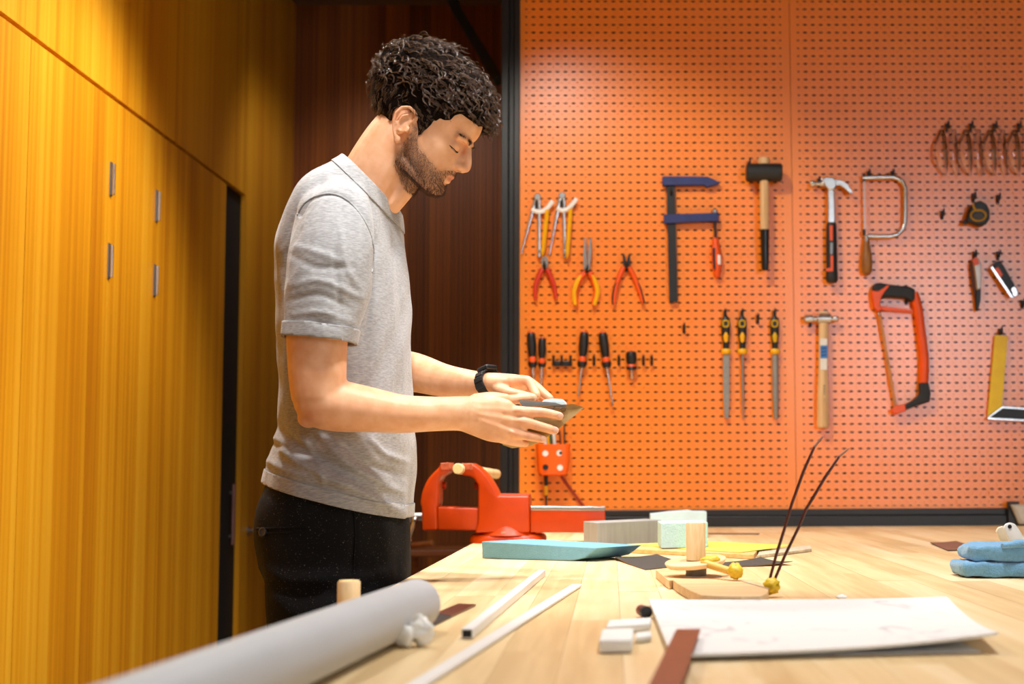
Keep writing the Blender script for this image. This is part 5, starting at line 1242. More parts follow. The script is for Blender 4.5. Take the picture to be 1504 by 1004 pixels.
def ribbons(strands, name, m, parent, n=3):
    """strands: list of (points array, radii array) -> one mesh of thin tapered tubes"""
    V = []; F = []; base = 0
    for P, r in strands:
        k = len(P); t_ = np.gradient(P, axis=0); t_ /= np.linalg.norm(t_, axis=1)[:, None]+1e-9
        ref = np.where(np.abs(t_[:, 2:3]) < .9, np.array([[0, 0, 1.]]), np.array([[1., 0, 0]])); a = np.cross(t_, ref); a /= np.linalg.norm(a, axis=1)[:, None]+1e-9; b = np.cross(t_, a)
        for j in range(n):
            th = 2*math.pi*j/n; V.append(P+(a*math.cos(th)+b*math.sin(th))*r[:, None])
        for i in range(k-1):
            for j in range(n):
                j2 = (j+1) % n; F.append((base+j*k+i, base+j2*k+i, base+j2*k+i+1, base+j*k+i+1))
        base += n*k
    V = np.concatenate(V)-wloc(parent)
    me = bpy.data.meshes.new(name); me.from_pydata(V.tolist(), [], F); me.update(); me.polygons.foreach_set('use_smooth', np.ones(len(me.polygons), bool)); me.materials.append(m)
    o = bpy.data.objects.new(name, me); COL.objects.link(o); o.parent = parent; return o

# ---- hair
def hair_mat(name, rgb, rough):
    m, nt, b = new_mat(name); geo = N(nt, 'ShaderNodeNewGeometry')
    n1 = N(nt, 'ShaderNodeTexNoise'); n1.inputs['Scale'].default_value = 120; nt.links.new(geo.outputs['Position'], n1.inputs['Vector'])
    ri = N(nt, 'ShaderNodeMath', operation='MULTIPLY_ADD'); ri.inputs[1].default_value = .6; nt.links.new(geo.outputs['Random Per Island'], ri.inputs[0]); nt.links.new(n1.outputs['Fac'], ri.inputs[2])
    cr = N(nt, 'ShaderNodeValToRGB'); e = cr.color_ramp.elements; c = s2l(rgb)
    e[0].position = .4; e[0].color = tuple(v*.6 for v in c)+(1,); e[1].position = 1.1; e[1].color = tuple(v*1.9 for v in c)+(1,)
    nt.links.new(ri.outputs[0], cr.inputs['Fac']); nt.links.new(cr.outputs[0], b.inputs['Base Color'])
    b.inputs['Roughness'].default_value = rough; b.inputs['Specular IOR Level'].default_value = .9
    return m
M_hair = hair_mat('hair_brown', (70, 49, 33), .24)
M_hairbase = mat('hair_shadow', (20, 13, 9), .95, var=.2, scale=200, spec=.05)
HAIRPOLY = [(546, 188), (530, 165), (528, 100), (550, 55), (620, 25), (690, 45), (735, 90), (752, 160), (745, 205), (716, 191), (705, 184), (693, 180), (682, 168), (673, 165), (664, 179), (648, 176), (636, 181), (622, 196), (612, 205), (612, 190), (614, 178), (607, 166), (596, 158), (584, 160), (578, 168), (577, 182), (566, 186)]
rh = np.random.default_rng(11)
AA = A[A[:, 0] > -30]
rings = np.array([[q for q in skull_ring(*a, n=96)] for a in AA])          # (levels, n, 3) in f,u,s
def side_px(P):                                                            # mm head coords -> picture, both sides mirrored onto the near one
    P = np.atleast_2d(P); return to_px(HO+P[:, :1]*.001*hF+P[:, 1:2]*.001*hU+np.abs(P[:, 2:])*.001*hS)
POLYC = np.array((640., 125.)); HP = np.array(HAIRPOLY, float)
def hair_depth(f, u, s):
    """thickness of the hair mass (mm) over a scalp point given in mm"""
    top = np.clip((u-35)/60, 0, 1); front = np.clip((f-40)/60, 0, 1)
    return max(2.6, 2+17*top+5*front*top+2.4*math.sin(f*.21+s*.13)*top+1.4*math.sin(u*.3-f*.17)-3*np.clip((-f-40)/40, 0, 1))
def scalp_n(p): 
    n_ = (p-np.array((12., 52., 0)))*np.array((1, .95, 1.25)); return n_/np.linalg.norm(n_)
capG = G(); cr_ = []
flat = rings.reshape(-1, 3)*1000; ins = inpoly(side_px(flat), HAIRPOLY).reshape(rings.shape[:2])
for lv, iv in zip(rings, ins):
    row = []
    for q, ok in zip(lv*1000, iv):
        row.append(Hd(*((q+scalp_n(q)*(hair_depth(*q) if ok else -7.0))*.001)))
    cr_.append(row)
capG.loft(cr_)
hair = place(remeshed(capG, .0032, 3), 'hair', M_hairbase, man)
areaw = np.array([np.linalg.norm(np.diff(np.r_[lv, lv[:1]], axis=0), axis=1).sum() for lv in rings]); areaw *= np.gradient(AA[:, 0]); areaw = np.abs(areaw)/np.abs(areaw).sum()
cen = np.array((12., 52., 0.))
def guide(root, L, flow, curl, lam, lift, phase, steps=14):
    P = []; p = root.copy(); st = L/steps
    for i in range(steps+1):
        t_ = i/steps; n_ = scalp_n(p); d = flow(p, t_); d = d-n_*(d@n_)*.85; d /= np.linalg.norm(d)+1e-9; b = np.cross(d, n_)
        w_ = 2*math.pi*(i*st)/lam+phase; amp = curl*min(1, t_*2.5)
        P.append(p+b*amp*math.cos(w_)+n_*(amp*.75*math.sin(w_)))
        up = lift*(1-t_)**1.4; p = p+(d*(1-up)+n_*up)*st
    return np.array(P)
strands = []; locks = 0; tries = 0; NL = 1050
while locks < NL and tries < 9000:
    tries += 1
    li = rh.choice(len(rings), p=areaw); k = rh.integers(96); q = rings[li, k]*1000+rh.normal(size=3)*2.0
    if not inpoly(side_px(q), HAIRPOLY)[0]: continue
    f, u, s = q
    top = float(np.clip((u-40)/50, 0, 1)); front = float(np.clip((f-10)/80, 0, 1))
    if top < .3 and rh.uniform() < .45: continue
    n_ = scalp_n(q); root = q+n_*(hair_depth(f, u, s)*rh.uniform(.55, 1.0)-1.0); jit = rh.normal(size=3)*.35; ph = rh.uniform(0, 6.28)
    if top > .3:
        L = rh.uniform(36, 62)*(1-.2*front); curl = rh.uniform(2.2, 4.4)+1.4*front; lam = rh.uniform(22, 36)-5*front; lift = rh.uniform(.2, .6); sw = rh.uniform(-.8, .8)
        fl = lambda p, t_, sw=sw, jit=jit, s=s: np.array((1.0, -.2-.8*t_*np.clip((p[0]-50)/40, 0, 1), .25*np.sign(s)*min(1, abs(s)/50)+sw))+jit
        ns, spread, rad = 12, 2.4, (.30, .50)
    elif f < 5 or u < 8:
        L = rh.uniform(12, 24) if u > 0 else rh.uniform(5, 10); curl = rh.uniform(.5, 1.8); lam = rh.uniform(16, 26); lift = rh.uniform(.05, .22)
        fl = lambda p, t_, jit=jit, f=f: np.array((.15 if f > -30 else -.15, -1.0, 0))+jit*.6
        ns, spread, rad = 12, 3.2, (.22, .38)
    else:
        L = rh.uniform(20, 36); curl = rh.uniform(1.8, 3.8); lam = rh.uniform(16, 26); lift = rh.uniform(.08, .3)
        fl = lambda p, t_, jit=jit: np.array((.7, -.75, 0))+jit*.7
        ns, spread, rad = 12, 2.8, (.26, .45)
    Gd = guide(root, L, fl, curl, lam, lift, ph); locks += 1
    px_ = side_px(Gd); sc_ = rh.uniform(1.0, 1.05); ok = inpoly((px_-POLYC)/sc_+POLYC, HAIRPOLY)
    bad = np.where(~ok)[0]; m_ = bad[0] if len(bad) else len(Gd)
    if m_ < 5: continue
    Gd = Gd[:m_]; tt = np.linspace(0, 1, m_)
    for j in range(ns):
        off = rh.normal(size=3)*spread*.5; wob = rh.normal(size=3)*.5; fr_ = rh.uniform(.6, 1.0); kk = max(4, int(m_*fr_))
        P = Gd+off*(1-.72*tt)[:, None]+wob*np.sin(tt*7+j)[:, None]; P = P[:kk]
        W_ = HO+P[:, :1]*.001*hF+P[:, 1:2]*.001*hU+P[:, 2:]*.001*hS
        r0 = rh.uniform(*rad)*.001; strands.append((W_, r0*(1-.7*np.linspace(0, 1, kk)**1.6)))
# stray single hairs
for i in range(260):
    li = rh.choice(len(rings), p=areaw); q = rings[li, rh.integers(96)]*1000
    if q[1] < 20 or not inpoly(side_px(q), HAIRPOLY)[0]: continue
    Gd = guide(q+scalp_n(q)*(hair_depth(*q)-1), rh.uniform(18, 34), lambda p, t_, j=rh.normal(size=3): np.array((.6, -.3, 0))+j, rh.uniform(2, 5), rh.uniform(14, 22), rh.uniform(.4, .8), rh.uniform(0, 6))
    if not inpoly((side_px(Gd[-1:])-POLYC)/1.10+POLYC, HAIRPOLY)[0]: continue
    strands.append((HO+Gd[:, :1]*.001*hF+Gd[:, 1:2]*.001*hU+Gd[:, 2:]*.001*hS, np.full(len(Gd), .00020)))
ribbons(strands, 'hair_strands', M_hair, man)['kind'] = 'stuff'
# ---- short beard, eyebrows, lashes
cand = np.where((bd > .30))[0]; noB = no_of(me); bs = []
for i in rh.choice(cand, 5200):
    p = co[i]; n_ = noB[i]; f, u, s = hf[i], hu[i], hs[i]
    d = n_*.55+hU*(-.75)+hF*.35+rh.normal(size=3)*.25; d /= np.linalg.norm(d); L = rh.uniform(.0024, .0052)+(.002 if u < -55 else 0)
    P = np.array([p-n_*.0005+rh.normal(size=3)*.0003, p+d*L*.5, p+d*L+hU*(-.0004)]); bs.append((P, np.array((.00022, .00018, .00006))))
ribbons(bs, 'beard', hair_mat('beard_brown', (78, 50, 32), .5), man)['kind'] = 'stuff'
for sd in (1, -1):
    eb = []
    for i in range(230):
        q = rh.uniform(0, 1); s = sd*(8+38*q); f = 112-16*q**2; u = 19.0+3.5*math.sin(q*2.2)+rh.normal()*1.4*(1-.5*q)
        o_ = Hd(.140, u*.001, s*.001) if q < .7 else Hd(.135, u*.001, s*.00125)
        hit = bvh_body.ray_cast(Vector(o_), Vector(-hF*.95-hS*sd*.3*q), .08)
        if hit[0] is None: continue
        p = np.array(hit[0]); n_ = np.array(hit[1]); d = hS*sd*.9+hU*(.35-.5*q)+n_*.25+rh.normal(size=3)*.12; d /= np.linalg.norm(d); L = rh.uniform(.005, .009)
        eb.append((np.array([p, p+d*L*.5+n_*.0004, p+d*L]), np.array((.00030, .00026, .0001))))
    ribbons(eb, 'eyebrow', M_hair, man)['kind'] = 'stuff'
    # lowered lid: lash line and the sliver of eye under it
    lp = []
    for q in np.linspace(-1, 1, 11):
        s = sd*(31+13.0*q); f0 = .140; u = -1.6-2.0*(1-q*q)
        hit = bvh_body.ray_cast(Vector(Hd(f0, u*.001, s*.001)), Vector(-hF), .09)
        if hit[0] is not None: lp.append(np.array(hit[0])+np.array(hit[1])*.0003)
    if len(lp) > 3:
        ey = G().tube([p-hU*.0012 for p in lp[1:-1]], [.0007]+[.0013]*(len(lp)-4)+[.0007], 8).build('eye', mat('eye_white', (170, 140, 124), .25), man, smooth=60)
        G().tube(lp, [.0004]+[.0009]*(len(lp)-2)+[.0005], 8).build('lash_line', M_hairbase, ey, smooth=60)
        ls = []
        for p in lp[2:]:
            for j in range(5):
                d = hF*.8-hU*.55+hS*sd*.35+rh.normal(size=3)*.15; d /= np.linalg.norm(d); ls.append((np.array([p, p+d*.002, p+d*.0038+hU*.0006]), np.array((.00022, .00016, .00005))))
        ribbons(ls, 'eyelashes', M_hairbase, ey)['kind'] = 'stuff'

# ---- T-shirt
def ring_se(cx, cz, cy, a, b, n=40, e=2.4, rot=0.0, tilt=0.0):
    out = []
    for k in range(n):
        t_ = 2*math.pi*k/n; c_, s_ = math.cos(t_), math.sin(t_); x_ = a*math.copysign(abs(c_)**(2/e), c_); y_ = b*math.copysign(abs(s_)**(2/e), s_)
        X_ = x_*math.cos(rot)-y_*math.sin(rot); Y_ = x_*math.sin(rot)+y_*math.cos(rot); out.append(np.array((cx+X_, cy+Y_, cz+X_*tilt)))
    return out
# y px, back px, front px, half width, depth shift, tilt
TS = [(205, 522, 585, .066, 0), (228, 508, 578, .072, 0), (246, 489, 582, .092, 0), (262, 470, 586, .128, 0), (280, 448, 589, .155, 0), (300, 432, 591, .172, 0), (330, 416, 593, .182, 0), (365, 406, 596, .184, 0), (400, 402, 600, .182, 0), (450, 400, 603, .178, 0), (520, 400, 604, .170, 0),
      (580, 401, 606, .165, 0), (630, 402, 609, .163, 0), (650, 399, 611, .164, 0), (672, 391, 611, .168, 0), (700, 386, 610, .172, 0), (730, 383, 607, .174, 0), (775, 381, 601, .174, 0), (800, 380, 600, .174, 0)]
shirt = G(); rr_ = []
for row in smooth_path(TS, 3):
    y, xb_, xf_, hw, dy = row
    xb_ += np.interp(y, [200, 240, 310, 440, 560, 650, 700, 800], [4, 8, 18, 17, 15, 13, 11, 10]); xf_ -= np.interp(y, [200, 260, 330, 450, 650, 800], [6, 11, 10, 6, 5, 4])
    a_ = U(xb_, y); b_ = U(xf_, y); c_ = (a_+b_)/2; rot = R(-9)*np.clip((620-y)/250, 0, 1)
    half = (b_[0]-a_[0])/2; aa = math.sqrt(max((half**2-(hw*math.sin(rot))**2), .0004))/math.cos(rot)
    rr_.append(ring_se(c_[0], c_[2], YC+dy, aa, hw, 44, 2.2, rot))
shirt.loft(rr_)
limb(shirt, [(497, 306, YC-.130, 50, .055), (489, 326, YC-.170, 57, .054), (484, 365, YC-.200, 63, .060), (480, 420, YC-.210, 62, .0615), (473, 470, YC-.216, 57, .060), (467, 520, YC-.220, 51, .058), (463, 560, YC-.222, 49, .056)], 30)
limb(shirt, [(500, 306, YC+.130, 44, .050), (497, 330, YC+.170, 48, .052), (500, 370, YC+.200, 50, .058), (506, 430, YC+.208, 48, .058), (512, 500, YC+.212, 46, .056), (514, 530, YC+.212, 46, .056)], 26)
# side tuck between sleeve and back
sme = remeshed(shirt, .0034, 8, .5)
co = co_of(sme); no = no_of(sme); pp = to_px(co); cf = np.clip(-(no@FW), 0, 1); near = co[:, 1] < YC+.02
def seg_d(P, pts):
    D = np.full(len(P), 1e9); Tt = np.zeros(len(P)); q = np.array(smooth_path(pts, 5)) if len(pts) > 2 else np.array(pts, float); n = len(q)-1
    for i in range(n):
        a, b = q[i], q[i+1]; ab = b-a; t_ = np.clip(((P-a)@ab)/(ab@ab+1e-9), 0, 1); d = np.linalg.norm(P-(a+t_[:, None]*ab), axis=1); m_ = d < D; D[m_] = d[m_]; Tt[m_] = (i+t_[m_])/n
    return D, Tt
disp = np.zeros(len(co))
FOLDS = [  # polyline in picture, width px, height mm (positive ridge, negative crease)
    ([(404, 640), (430, 672), (480, 700), (540, 728), (590, 752)], 8, 6), ([(408, 622), (440, 655), (500, 688), (556, 712)], 8, -5), ([(470, 640), (498, 670), (540, 700), (590, 722)], 7, 4.5), ([(500, 645), (540, 680), (600, 700)], 8, -4), ([(540, 642), (570, 668), (606, 680)], 6, 3),
    ([(388, 672), (420, 690), (470, 704), (520, 712)], 7, 3.5), ([(402, 650), (430, 662)], 6, -4), ([(404, 420), (408, 520), (406, 610)], 6, -3.5), ([(414, 400), (420, 500), (418, 600)], 5, 2.5),
    ([(560, 380), (566, 460), (556, 540)], 9, 3), ([(580, 360), (586, 440), (580, 540)], 8, -2.5), ([(548, 360), (550, 430), (536, 500)], 5, -5), ([(440, 640), (470, 690), (476, 716)], 6, 3), ([(590, 560), (575, 600), (540, 640)], 9, -3), ([(598, 600), (580, 640)], 7, 3),
    ([(430, 360), (470, 372), (500, 384)], 6, 2.6), ([(424, 372), (465, 392), (520, 392)], 6, -3), ([(430, 420), (470, 412), (520, 432), (540, 440)], 6, 2.8), ([(425, 442), (468, 432), (512, 452)], 6, -3.2), ([(426, 462), (470, 458), (520, 474)], 5, 2.6), ([(500, 330), (508, 390), (536, 430)], 6, 2.6), ([(470, 330), (452, 380), (424, 420)], 8, 2.4), ([(490, 360), (496, 420), (500, 470)], 6, -2.2), ([(440, 330), (428, 360)], 5, -3), ([(452, 470), (500, 482)], 5, -2.4),
    ([(478, 262), (462, 280), (432, 320), (416, 360)], 4, -3), ([(490, 260), (474, 284), (446, 300)], 4, 2.2), ([(520, 270), (540, 320), (556, 350)], 5, 2.0), ([(470, 286), (440, 318), (424, 360), (418, 420)], 4.5, -3.2)]
for pts, wd, h in FOLDS:
    d, t_ = seg_d(pp, pts); disp += (1.05 if pts[0][1] < 500 else 2.1)*h*.001*np.exp(-(d/(.8*wd))**2)*np.sin(math.pi*np.clip(t_*.9+.05, 0, 1))**.6*cf**.5*near
# sleeve seam round the shoulder
d, t_ = seg_d(pp, [(436, 312), (455, 293), (486, 285), (512, 296), (532, 318), (547, 352), (549, 380)]); disp -= .0045*np.exp(-(d/2.8)**2)*near*cf**.3
rn = np.random.default_rng(5)
for k in range(14):
    v = rn.normal(size=3)*np.array((1, 1, .55))*(22+6*k); disp += .0011/(1+.16*k)*np.sin(co@v+rn.uniform(0, 6.28))
set_co(sme, co+no*disp[:, None])
bm = bmesh.new(); bm.from_mesh(sme)
def cut(bm, p, n, clear_outer=True, only=None):
    geom = bm.verts[:]+bm.edges[:]+bm.faces[:]
    if only is not None:
        fs = [f for f in bm.faces if only(f.calc_center_median())]; vs_ = set(v for f in fs for v in f.verts); es = set(e for f in fs for e in f.edges); geom = list(vs_)+list(es)+fs
    bmesh.ops.bisect_plane(bm, geom=geom, plane_co=p, plane_no=n, clear_outer=clear_outer)
pa, pb_ = U(384, 704), U(600, 760); hd_ = pb_-pa; hn = np.array((hd_[2], 0, -hd_[0])); hn /= np.linalg.norm(hn)
ca_, cb_ = U(506, 231), U(580, 303); cdv = cb_-ca_; cn = np.array((-cdv[2], 0, cdv[0])); cn /= np.linalg.norm(cn)
sl_c = U(467, 500, YC-.217); sl_n = np.array((-.10, -.02, -1.)); sl_n /= np.linalg.norm(sl_n)
fs_c = U(511, 505, YC+.21); fs_n = np.array((.10, .02, -1.)); fs_n /= np.linalg.norm(fs_n)
isn = lambda c: c.y < YC-.165 and abs(c.z-sl_c[2]) < .10 and U(400, 500, YC-.2)[0] < c.x
isf = lambda c: c.y > YC+.165 and abs(c.z-fs_c[2]) < .08
cut(bm, pa, hn); cut(bm, ca_, cn)
# open the sleeves: split where the sleeve hangs free of the body
for cc_, nn_, tst in ((sl_c, sl_n, isn), (fs_c, fs_n, isf)):
    cut(bm, cc_, nn_, False, tst)
    rem = []
    seed = [f for f in bm.faces if tst(f.calc_center_median()) and (np.array(f.calc_center_median())-cc_)@nn_ > 0]
    bmesh.ops.delete(bm, geom=seed, context='FACES')
# drop the sleeve ends left below the cut (loose islands)
seen = set(); isl = []
bm.faces.ensure_lookup_table()
for f in bm.faces:
    if f in seen: continue
    st = [f]; comp = []; seen.add(f)
    while st:
        q = st.pop(); comp.append(q)
        for e in q.edges:
            for r_ in e.link_faces:
                if r_ not in seen: seen.add(r_); st.append(r_)
    isl.append(comp)
isl.sort(key=len); bmesh.ops.delete(bm, geom=[f for c in isl[:-1] for f in c], context='FACES')
def take_band(bm, p, n, wd, grow_, tst=None):
    """copy of the faces next to a hem, lifted a little: the stitched hem band"""
    cut(bm, np.array(p)-np.array(n)*wd, n, False, tst)
    fs = [f for f in bm.faces if (tst is None or tst(f.calc_center_median())) and 0 < (np.array(p)-np.array(f.calc_center_median()))@np.array(n) < wd]
    vid = {}; V = []; F = []
    for f in fs:
        q = []
        for v in f.verts:
            if v not in vid:
                k = ((np.array(p)-np.array(v.co))@np.array(n))/wd
                vid[v] = len(V); V.append(np.array(v.co)+np.array(v.normal)*grow_*(1 if k > .04 else .8))
            q.append(vid[v])
        F.append(tuple(q))
    return V, F
bands = [('hem', take_band(bm, pa, hn, .022, .0018)), ('collar', take_band(bm, ca_, cn, .021, .0010)), ('sleeve_hem', take_band(bm, sl_c, sl_n, .022, .0024, isn)), ('sleeve_hem', take_band(bm, fs_c, fs_n, .022, .0014, isf))]
bm.to_mesh(sme); bm.free()
def shirt_mat():
    m, nt, b = new_mat('heather_grey_jersey'); geo = N(nt, 'ShaderNodeNewGeometry')
    def ns(s3, det=4):
        mp = N(nt, 'ShaderNodeMapping'); mp.inputs['Scale'].default_value = s3; nt.links.new(geo.outputs['Position'], mp.inputs['Vector'])
        n = N(nt, 'ShaderNodeTexNoise'); n.inputs['Scale'].default_value = 1; n.inputs['Detail'].default_value = det; nt.links.new(mp.outputs[0], n.inputs['Vector']); return n
    a = ns((110, 110, 620)); cr = N(nt, 'ShaderNodeValToRGB'); e = cr.color_ramp.elements
    e[0].position = .32; e[0].color = s2l((142, 141, 142))+(1,); e[1].position = .68; e[1].color = s2l((176, 175, 175))+(1,)
    nt.links.new(a.outputs['Fac'], cr.inputs['Fac']); nt.links.new(cr.outputs[0], b.inputs['Base Color'])
    b.inputs['Roughness'].default_value = .9; b.inputs['Sheen Weight'].default_value = .25; b.inputs['Specular IOR Level'].default_value = .2
    c = ns((130, 130, 75), 5); d = ns((900, 900, 900), 1)
    mx = N(nt, 'ShaderNodeMath', operation='MULTIPLY_ADD'); mx.inputs[1].default_value = .12; nt.links.new(d.outputs['Fac'], mx.inputs[0]); nt.links.new(c.outputs['Fac'], mx.inputs[2])
    bp = N(nt, 'ShaderNodeBump'); bp.inputs['Strength'].default_value = .30; bp.inputs['Distance'].default_value = .002; nt.links.new(mx.outputs[0], bp.inputs['Height']); nt.links.new(bp.outputs[0], b.inputs['Normal'])
    return m
M_shirt = shirt_mat()
tsh = place(sme, 't_shirt', M_shirt, man)
md = tsh.modifiers.new('thickness', 'SOLIDIFY'); md.thickness = .0018; md.offset = -1
_sc = co_of(sme)+wloc(man); bvs = BVHTree.FromPolygons([tuple(c) for c in _sc], [tuple(p.vertices) for p in sme.polygons])
sp_ = []
for x, y in smooth_path([(437, 316), (447, 299), (466, 288), (488, 285), (510, 294), (530, 316), (545, 346), (549, 376), (546, 400)], 5):
    r_ = bvs.ray_cast(Vector(C), Vector(ray(x, y)).normalized())
    if r_[0] is not None and r_[0].y < YC+.05: sp_.append(np.array(r_[0])+np.array((0, -.0006, .0004)))
G().tube(sp_, .0017, 8).build('sleeve_seam', M_shirt, tsh, smooth=60)
for nm, (V, F) in bands:
    if not F: continue
    b_ = G(); b_.v = [tuple(v) for v in V]; b_.f = F
    me_ = bpy.data.meshes.new(nm); me_.from_pydata((np.array(V)-wloc(man)).tolist(), [], F); me_.update(); me_.polygons.foreach_set('use_smooth', np.ones(len(F), bool)); me_.materials.append(M_shirt)
    o = bpy.data.objects.new(nm, me_); COL.objects.link(o); o.parent = tsh
    md = o.modifiers.new('thickness', 'SOLIDIFY'); md.thickness = .0016; md.offset = 0

# ---- trousers
tr = G(); rr_ = []
for row in smooth_path([(690, 381, 598, .160), (722, 378, 599, .164), (760, 375, 599, .170), (785, 374.5, 600, .172), (812, 379, 601, .173), (840, 387, 602, .172), (868, 395, 600, .168), (890, 404, 600, .15), (905, 412, 590, .13)], 3):
    y, xb_, xf_, hw = row; xb_ += np.interp(y, [690, 715, 745, 765], [24, 19, 9, 7]); xf_ -= np.interp(y, [690, 730, 770], [14, 10, 0]); a_ = U(xb_, y); b_ = U(xf_, y); c_ = (a_+b_)/2
    rr_.append(ring_se(c_[0], c_[2], YC, (b_[0]-a_[0])/2, hw, 40, 2.3))
tr.loft(rr_)
xw = lambda px: U(px, 800)[0]
for sy, dx in ((-.088, 0.0), (.092, .02)):
    pts = [(xw(500), .92, .108, .090), (xw(503)+dx*.3, .80, .098, .088), (xw(506)+dx*.6, .66, .084, .080), (xw(507)+dx, .50, .070, .070), (xw(500)+dx, .34, .064, .064), (xw(494)+dx, .18, .058, .060), (xw(494)+dx, .075, .060, .062)]
    rg_ = []
    for x_, z_, ra, rb_ in smooth_path(pts, 4): rg_.append(ring_se(x_, z_, YC+sy, ra, rb_, 28, 2.1))
    tr.loft(rg_)
tme = remeshed(tr, .0062, 5, .5)
co = co_of(tme); no = no_of(tme); pp = to_px(co); cf = np.clip(-(no@FW), 0, 1); disp = np.zeros(len(co))
for pts, wd, h in (([(386, 830), (420, 850), (470, 850)], 8, 4), ([(392, 850), (430, 872), (480, 866)], 8, -4), ([(404, 880), (440, 900), (490, 886)], 9, 4), ([(600, 800), (570, 840), (530, 870)], 9, -3), ([(516, 726), (521, 780), (518, 850)], 4, -5), ([(380, 724), (450, 742), (512, 745)], 4, -2.5)):
    d, t_ = seg_d(pp, pts); disp += h*.001*np.exp(-(d/wd)**2)*cf**.4
for k in range(8):
    v = rn.normal(size=3)*np.array((1, 1, .6))*(16+6*k); disp += .0014/(1+.2*k)*np.sin(co@v+rn.uniform(0, 6.28))
set_co(tme, co+no*disp[:, None])
bm = bmesh.new(); bm.from_mesh(tme); cut(bm, U(380, 698)+np.array((0, 0, 0)), np.array((0, 0, 1.))); cut(bm, np.array((0, 0, .085)), np.array((0, 0, -1.))); bm.to_mesh(tme); bm.free()
def trouser_mat():
    m, nt, b = new_mat('black_cotton'); geo = N(nt, 'ShaderNodeNewGeometry')
    n1 = N(nt, 'ShaderNodeTexNoise'); n1.inputs['Scale'].default_value = 420; n1.inputs['Detail'].default_value = 1; nt.links.new(geo.outputs['Position'], n1.inputs['Vector'])
    cr = N(nt, 'ShaderNodeValToRGB'); e = cr.color_ramp.elements; e[0].position = .66; e[0].color = s2l((17, 16, 17))+(1,); e[1].position = .80; e[1].color = s2l((96, 90, 82))+(1,)
    nt.links.new(n1.outputs['Fac'], cr.inputs['Fac']); nt.links.new(cr.outputs[0], b.inputs['Base Color']); b.inputs['Roughness'].default_value = .9; b.inputs['Specular IOR Level'].default_value = .2
    n2 = N(nt, 'ShaderNodeTexNoise'); n2.inputs['Scale'].default_value = 900; nt.links.new(geo.outputs['Position'], n2.inputs['Vector'])
    bp = N(nt, 'ShaderNodeBump'); bp.inputs['Strength'].default_value = .2; bp.inputs['Distance'].default_value = .001; nt.links.new(n2.outputs['Fac'], bp.inputs['Height']); nt.links.new(bp.outputs[0], b.inputs['Normal'])
    return m
M_trou = trouser_mat()
tro = place(tme, 'trousers', M_trou, man)
tco = co_of(tme)+wloc(man)
bvt = BVHTree.FromPolygons([tuple(c) for c in tco], [tuple(p.vertices) for p in tme.polygons])
def hit_t(px, py, lift=.001):
    r = bvt.ray_cast(Vector(C), Vector(ray(px, py)).normalized())
    return None if r[0] is None else np.array(r[0])+np.array(r[1])*lift*(1 if np.array(r[1])@FW < 0 else -1)
def on_trousers(pts, rad, name, m, par):
    P = [hit_t(x, y) for x, y in pts]; P = [p for p in P if p is not None]
    if len(P) > 1: return G().tube(P, rad, 8).build(name, m, par, smooth=60)
pk = on_trousers([(378, 776), (390, 776), (410, 775), (432, 774), (450, 773)], .0022, 'pocket_welt', M_trou, tro)
on_trousers([(379, 782), (395, 783), (420, 782), (448, 779)], .0016, 'pocket_welt', M_trou, tro)
bp_ = hit_t(389, 781, .003)
if bp_ is not None: G()._lathe(bp_, np.array((-.35, -.9, 0.1)), [(0, .001), (0, .0078), (.002, .0078), (.003, .006), (.002, .004), (.002, .001)], 18).build('button', mat('button_dark', (38, 36, 38), .3), tro, smooth=40)
on_trousers([(517, 728), (520, 750), (522, 790), (520, 830), (517, 862)], .0012, 'side_seam', M_trou, tro)
on_trousers([(380, 727), (410, 733), (450, 740), (500, 746), (516, 747)], .0010, 'waistband_seam', M_trou, tro)
for (x, y, yy, ang) in ((822.5, 609.5, YF-.0035, .25), (815.5, 630.5, YF-.0042, .30), (797.5, 643.5, YF-.0030, .30)):
    ca2, sa2 = math.cos(ang), math.sin(ang)
    G().ball(U(x, y, yy), (.0058, .0016, .0044), 14, 8, ax=[(ca2, 0, -sa2), (0, 1, 0), (sa2, 0, ca2)]).build('fingernail', mat('nail', (232, 186, 162), .3), body, smooth=60)
# ---- shoes
for sy, dx in ((-.088, 0.0), (.092, .02)):
    xa = xw(494)+dx-.085; s_ = G(); rg_ = []
    for q, hw, hz in ((0, .026, .050), (.02, .036, .075), (.07, .038, .085), (.12, .040, .070), (.18, .046, .050), (.235, .046, .038), (.27, .036, .030), (.285, .016, .020)):
        rg_.append([(xa+q, YC+sy+hw*math.copysign(abs(math.cos(a))**.7, math.cos(a)), .012+hz/2+hz/2*math.copysign(abs(math.sin(a))**.7, math.sin(a))) for a in np.linspace(0, 2*math.pi, 20, endpoint=False)])
    sh = s_.loft(rg_).build('shoe', mat('shoe_black', (30, 29, 30), .6), man, smooth=60)
    rg_ = [[(xa+q, YC+sy+hw*math.cos(a), .001+.009*(1+math.sin(a))) for a in np.linspace(0, 2*math.pi, 12, endpoint=False)] for q, hw in ((-.004, .024), (.02, .039), (.12, .042), (.2, .049), (.26, .044), (.29, .018))]
    G().loft(rg_).build('sole', mat('sole_white', (210, 206, 200), .7), sh, smooth=50)

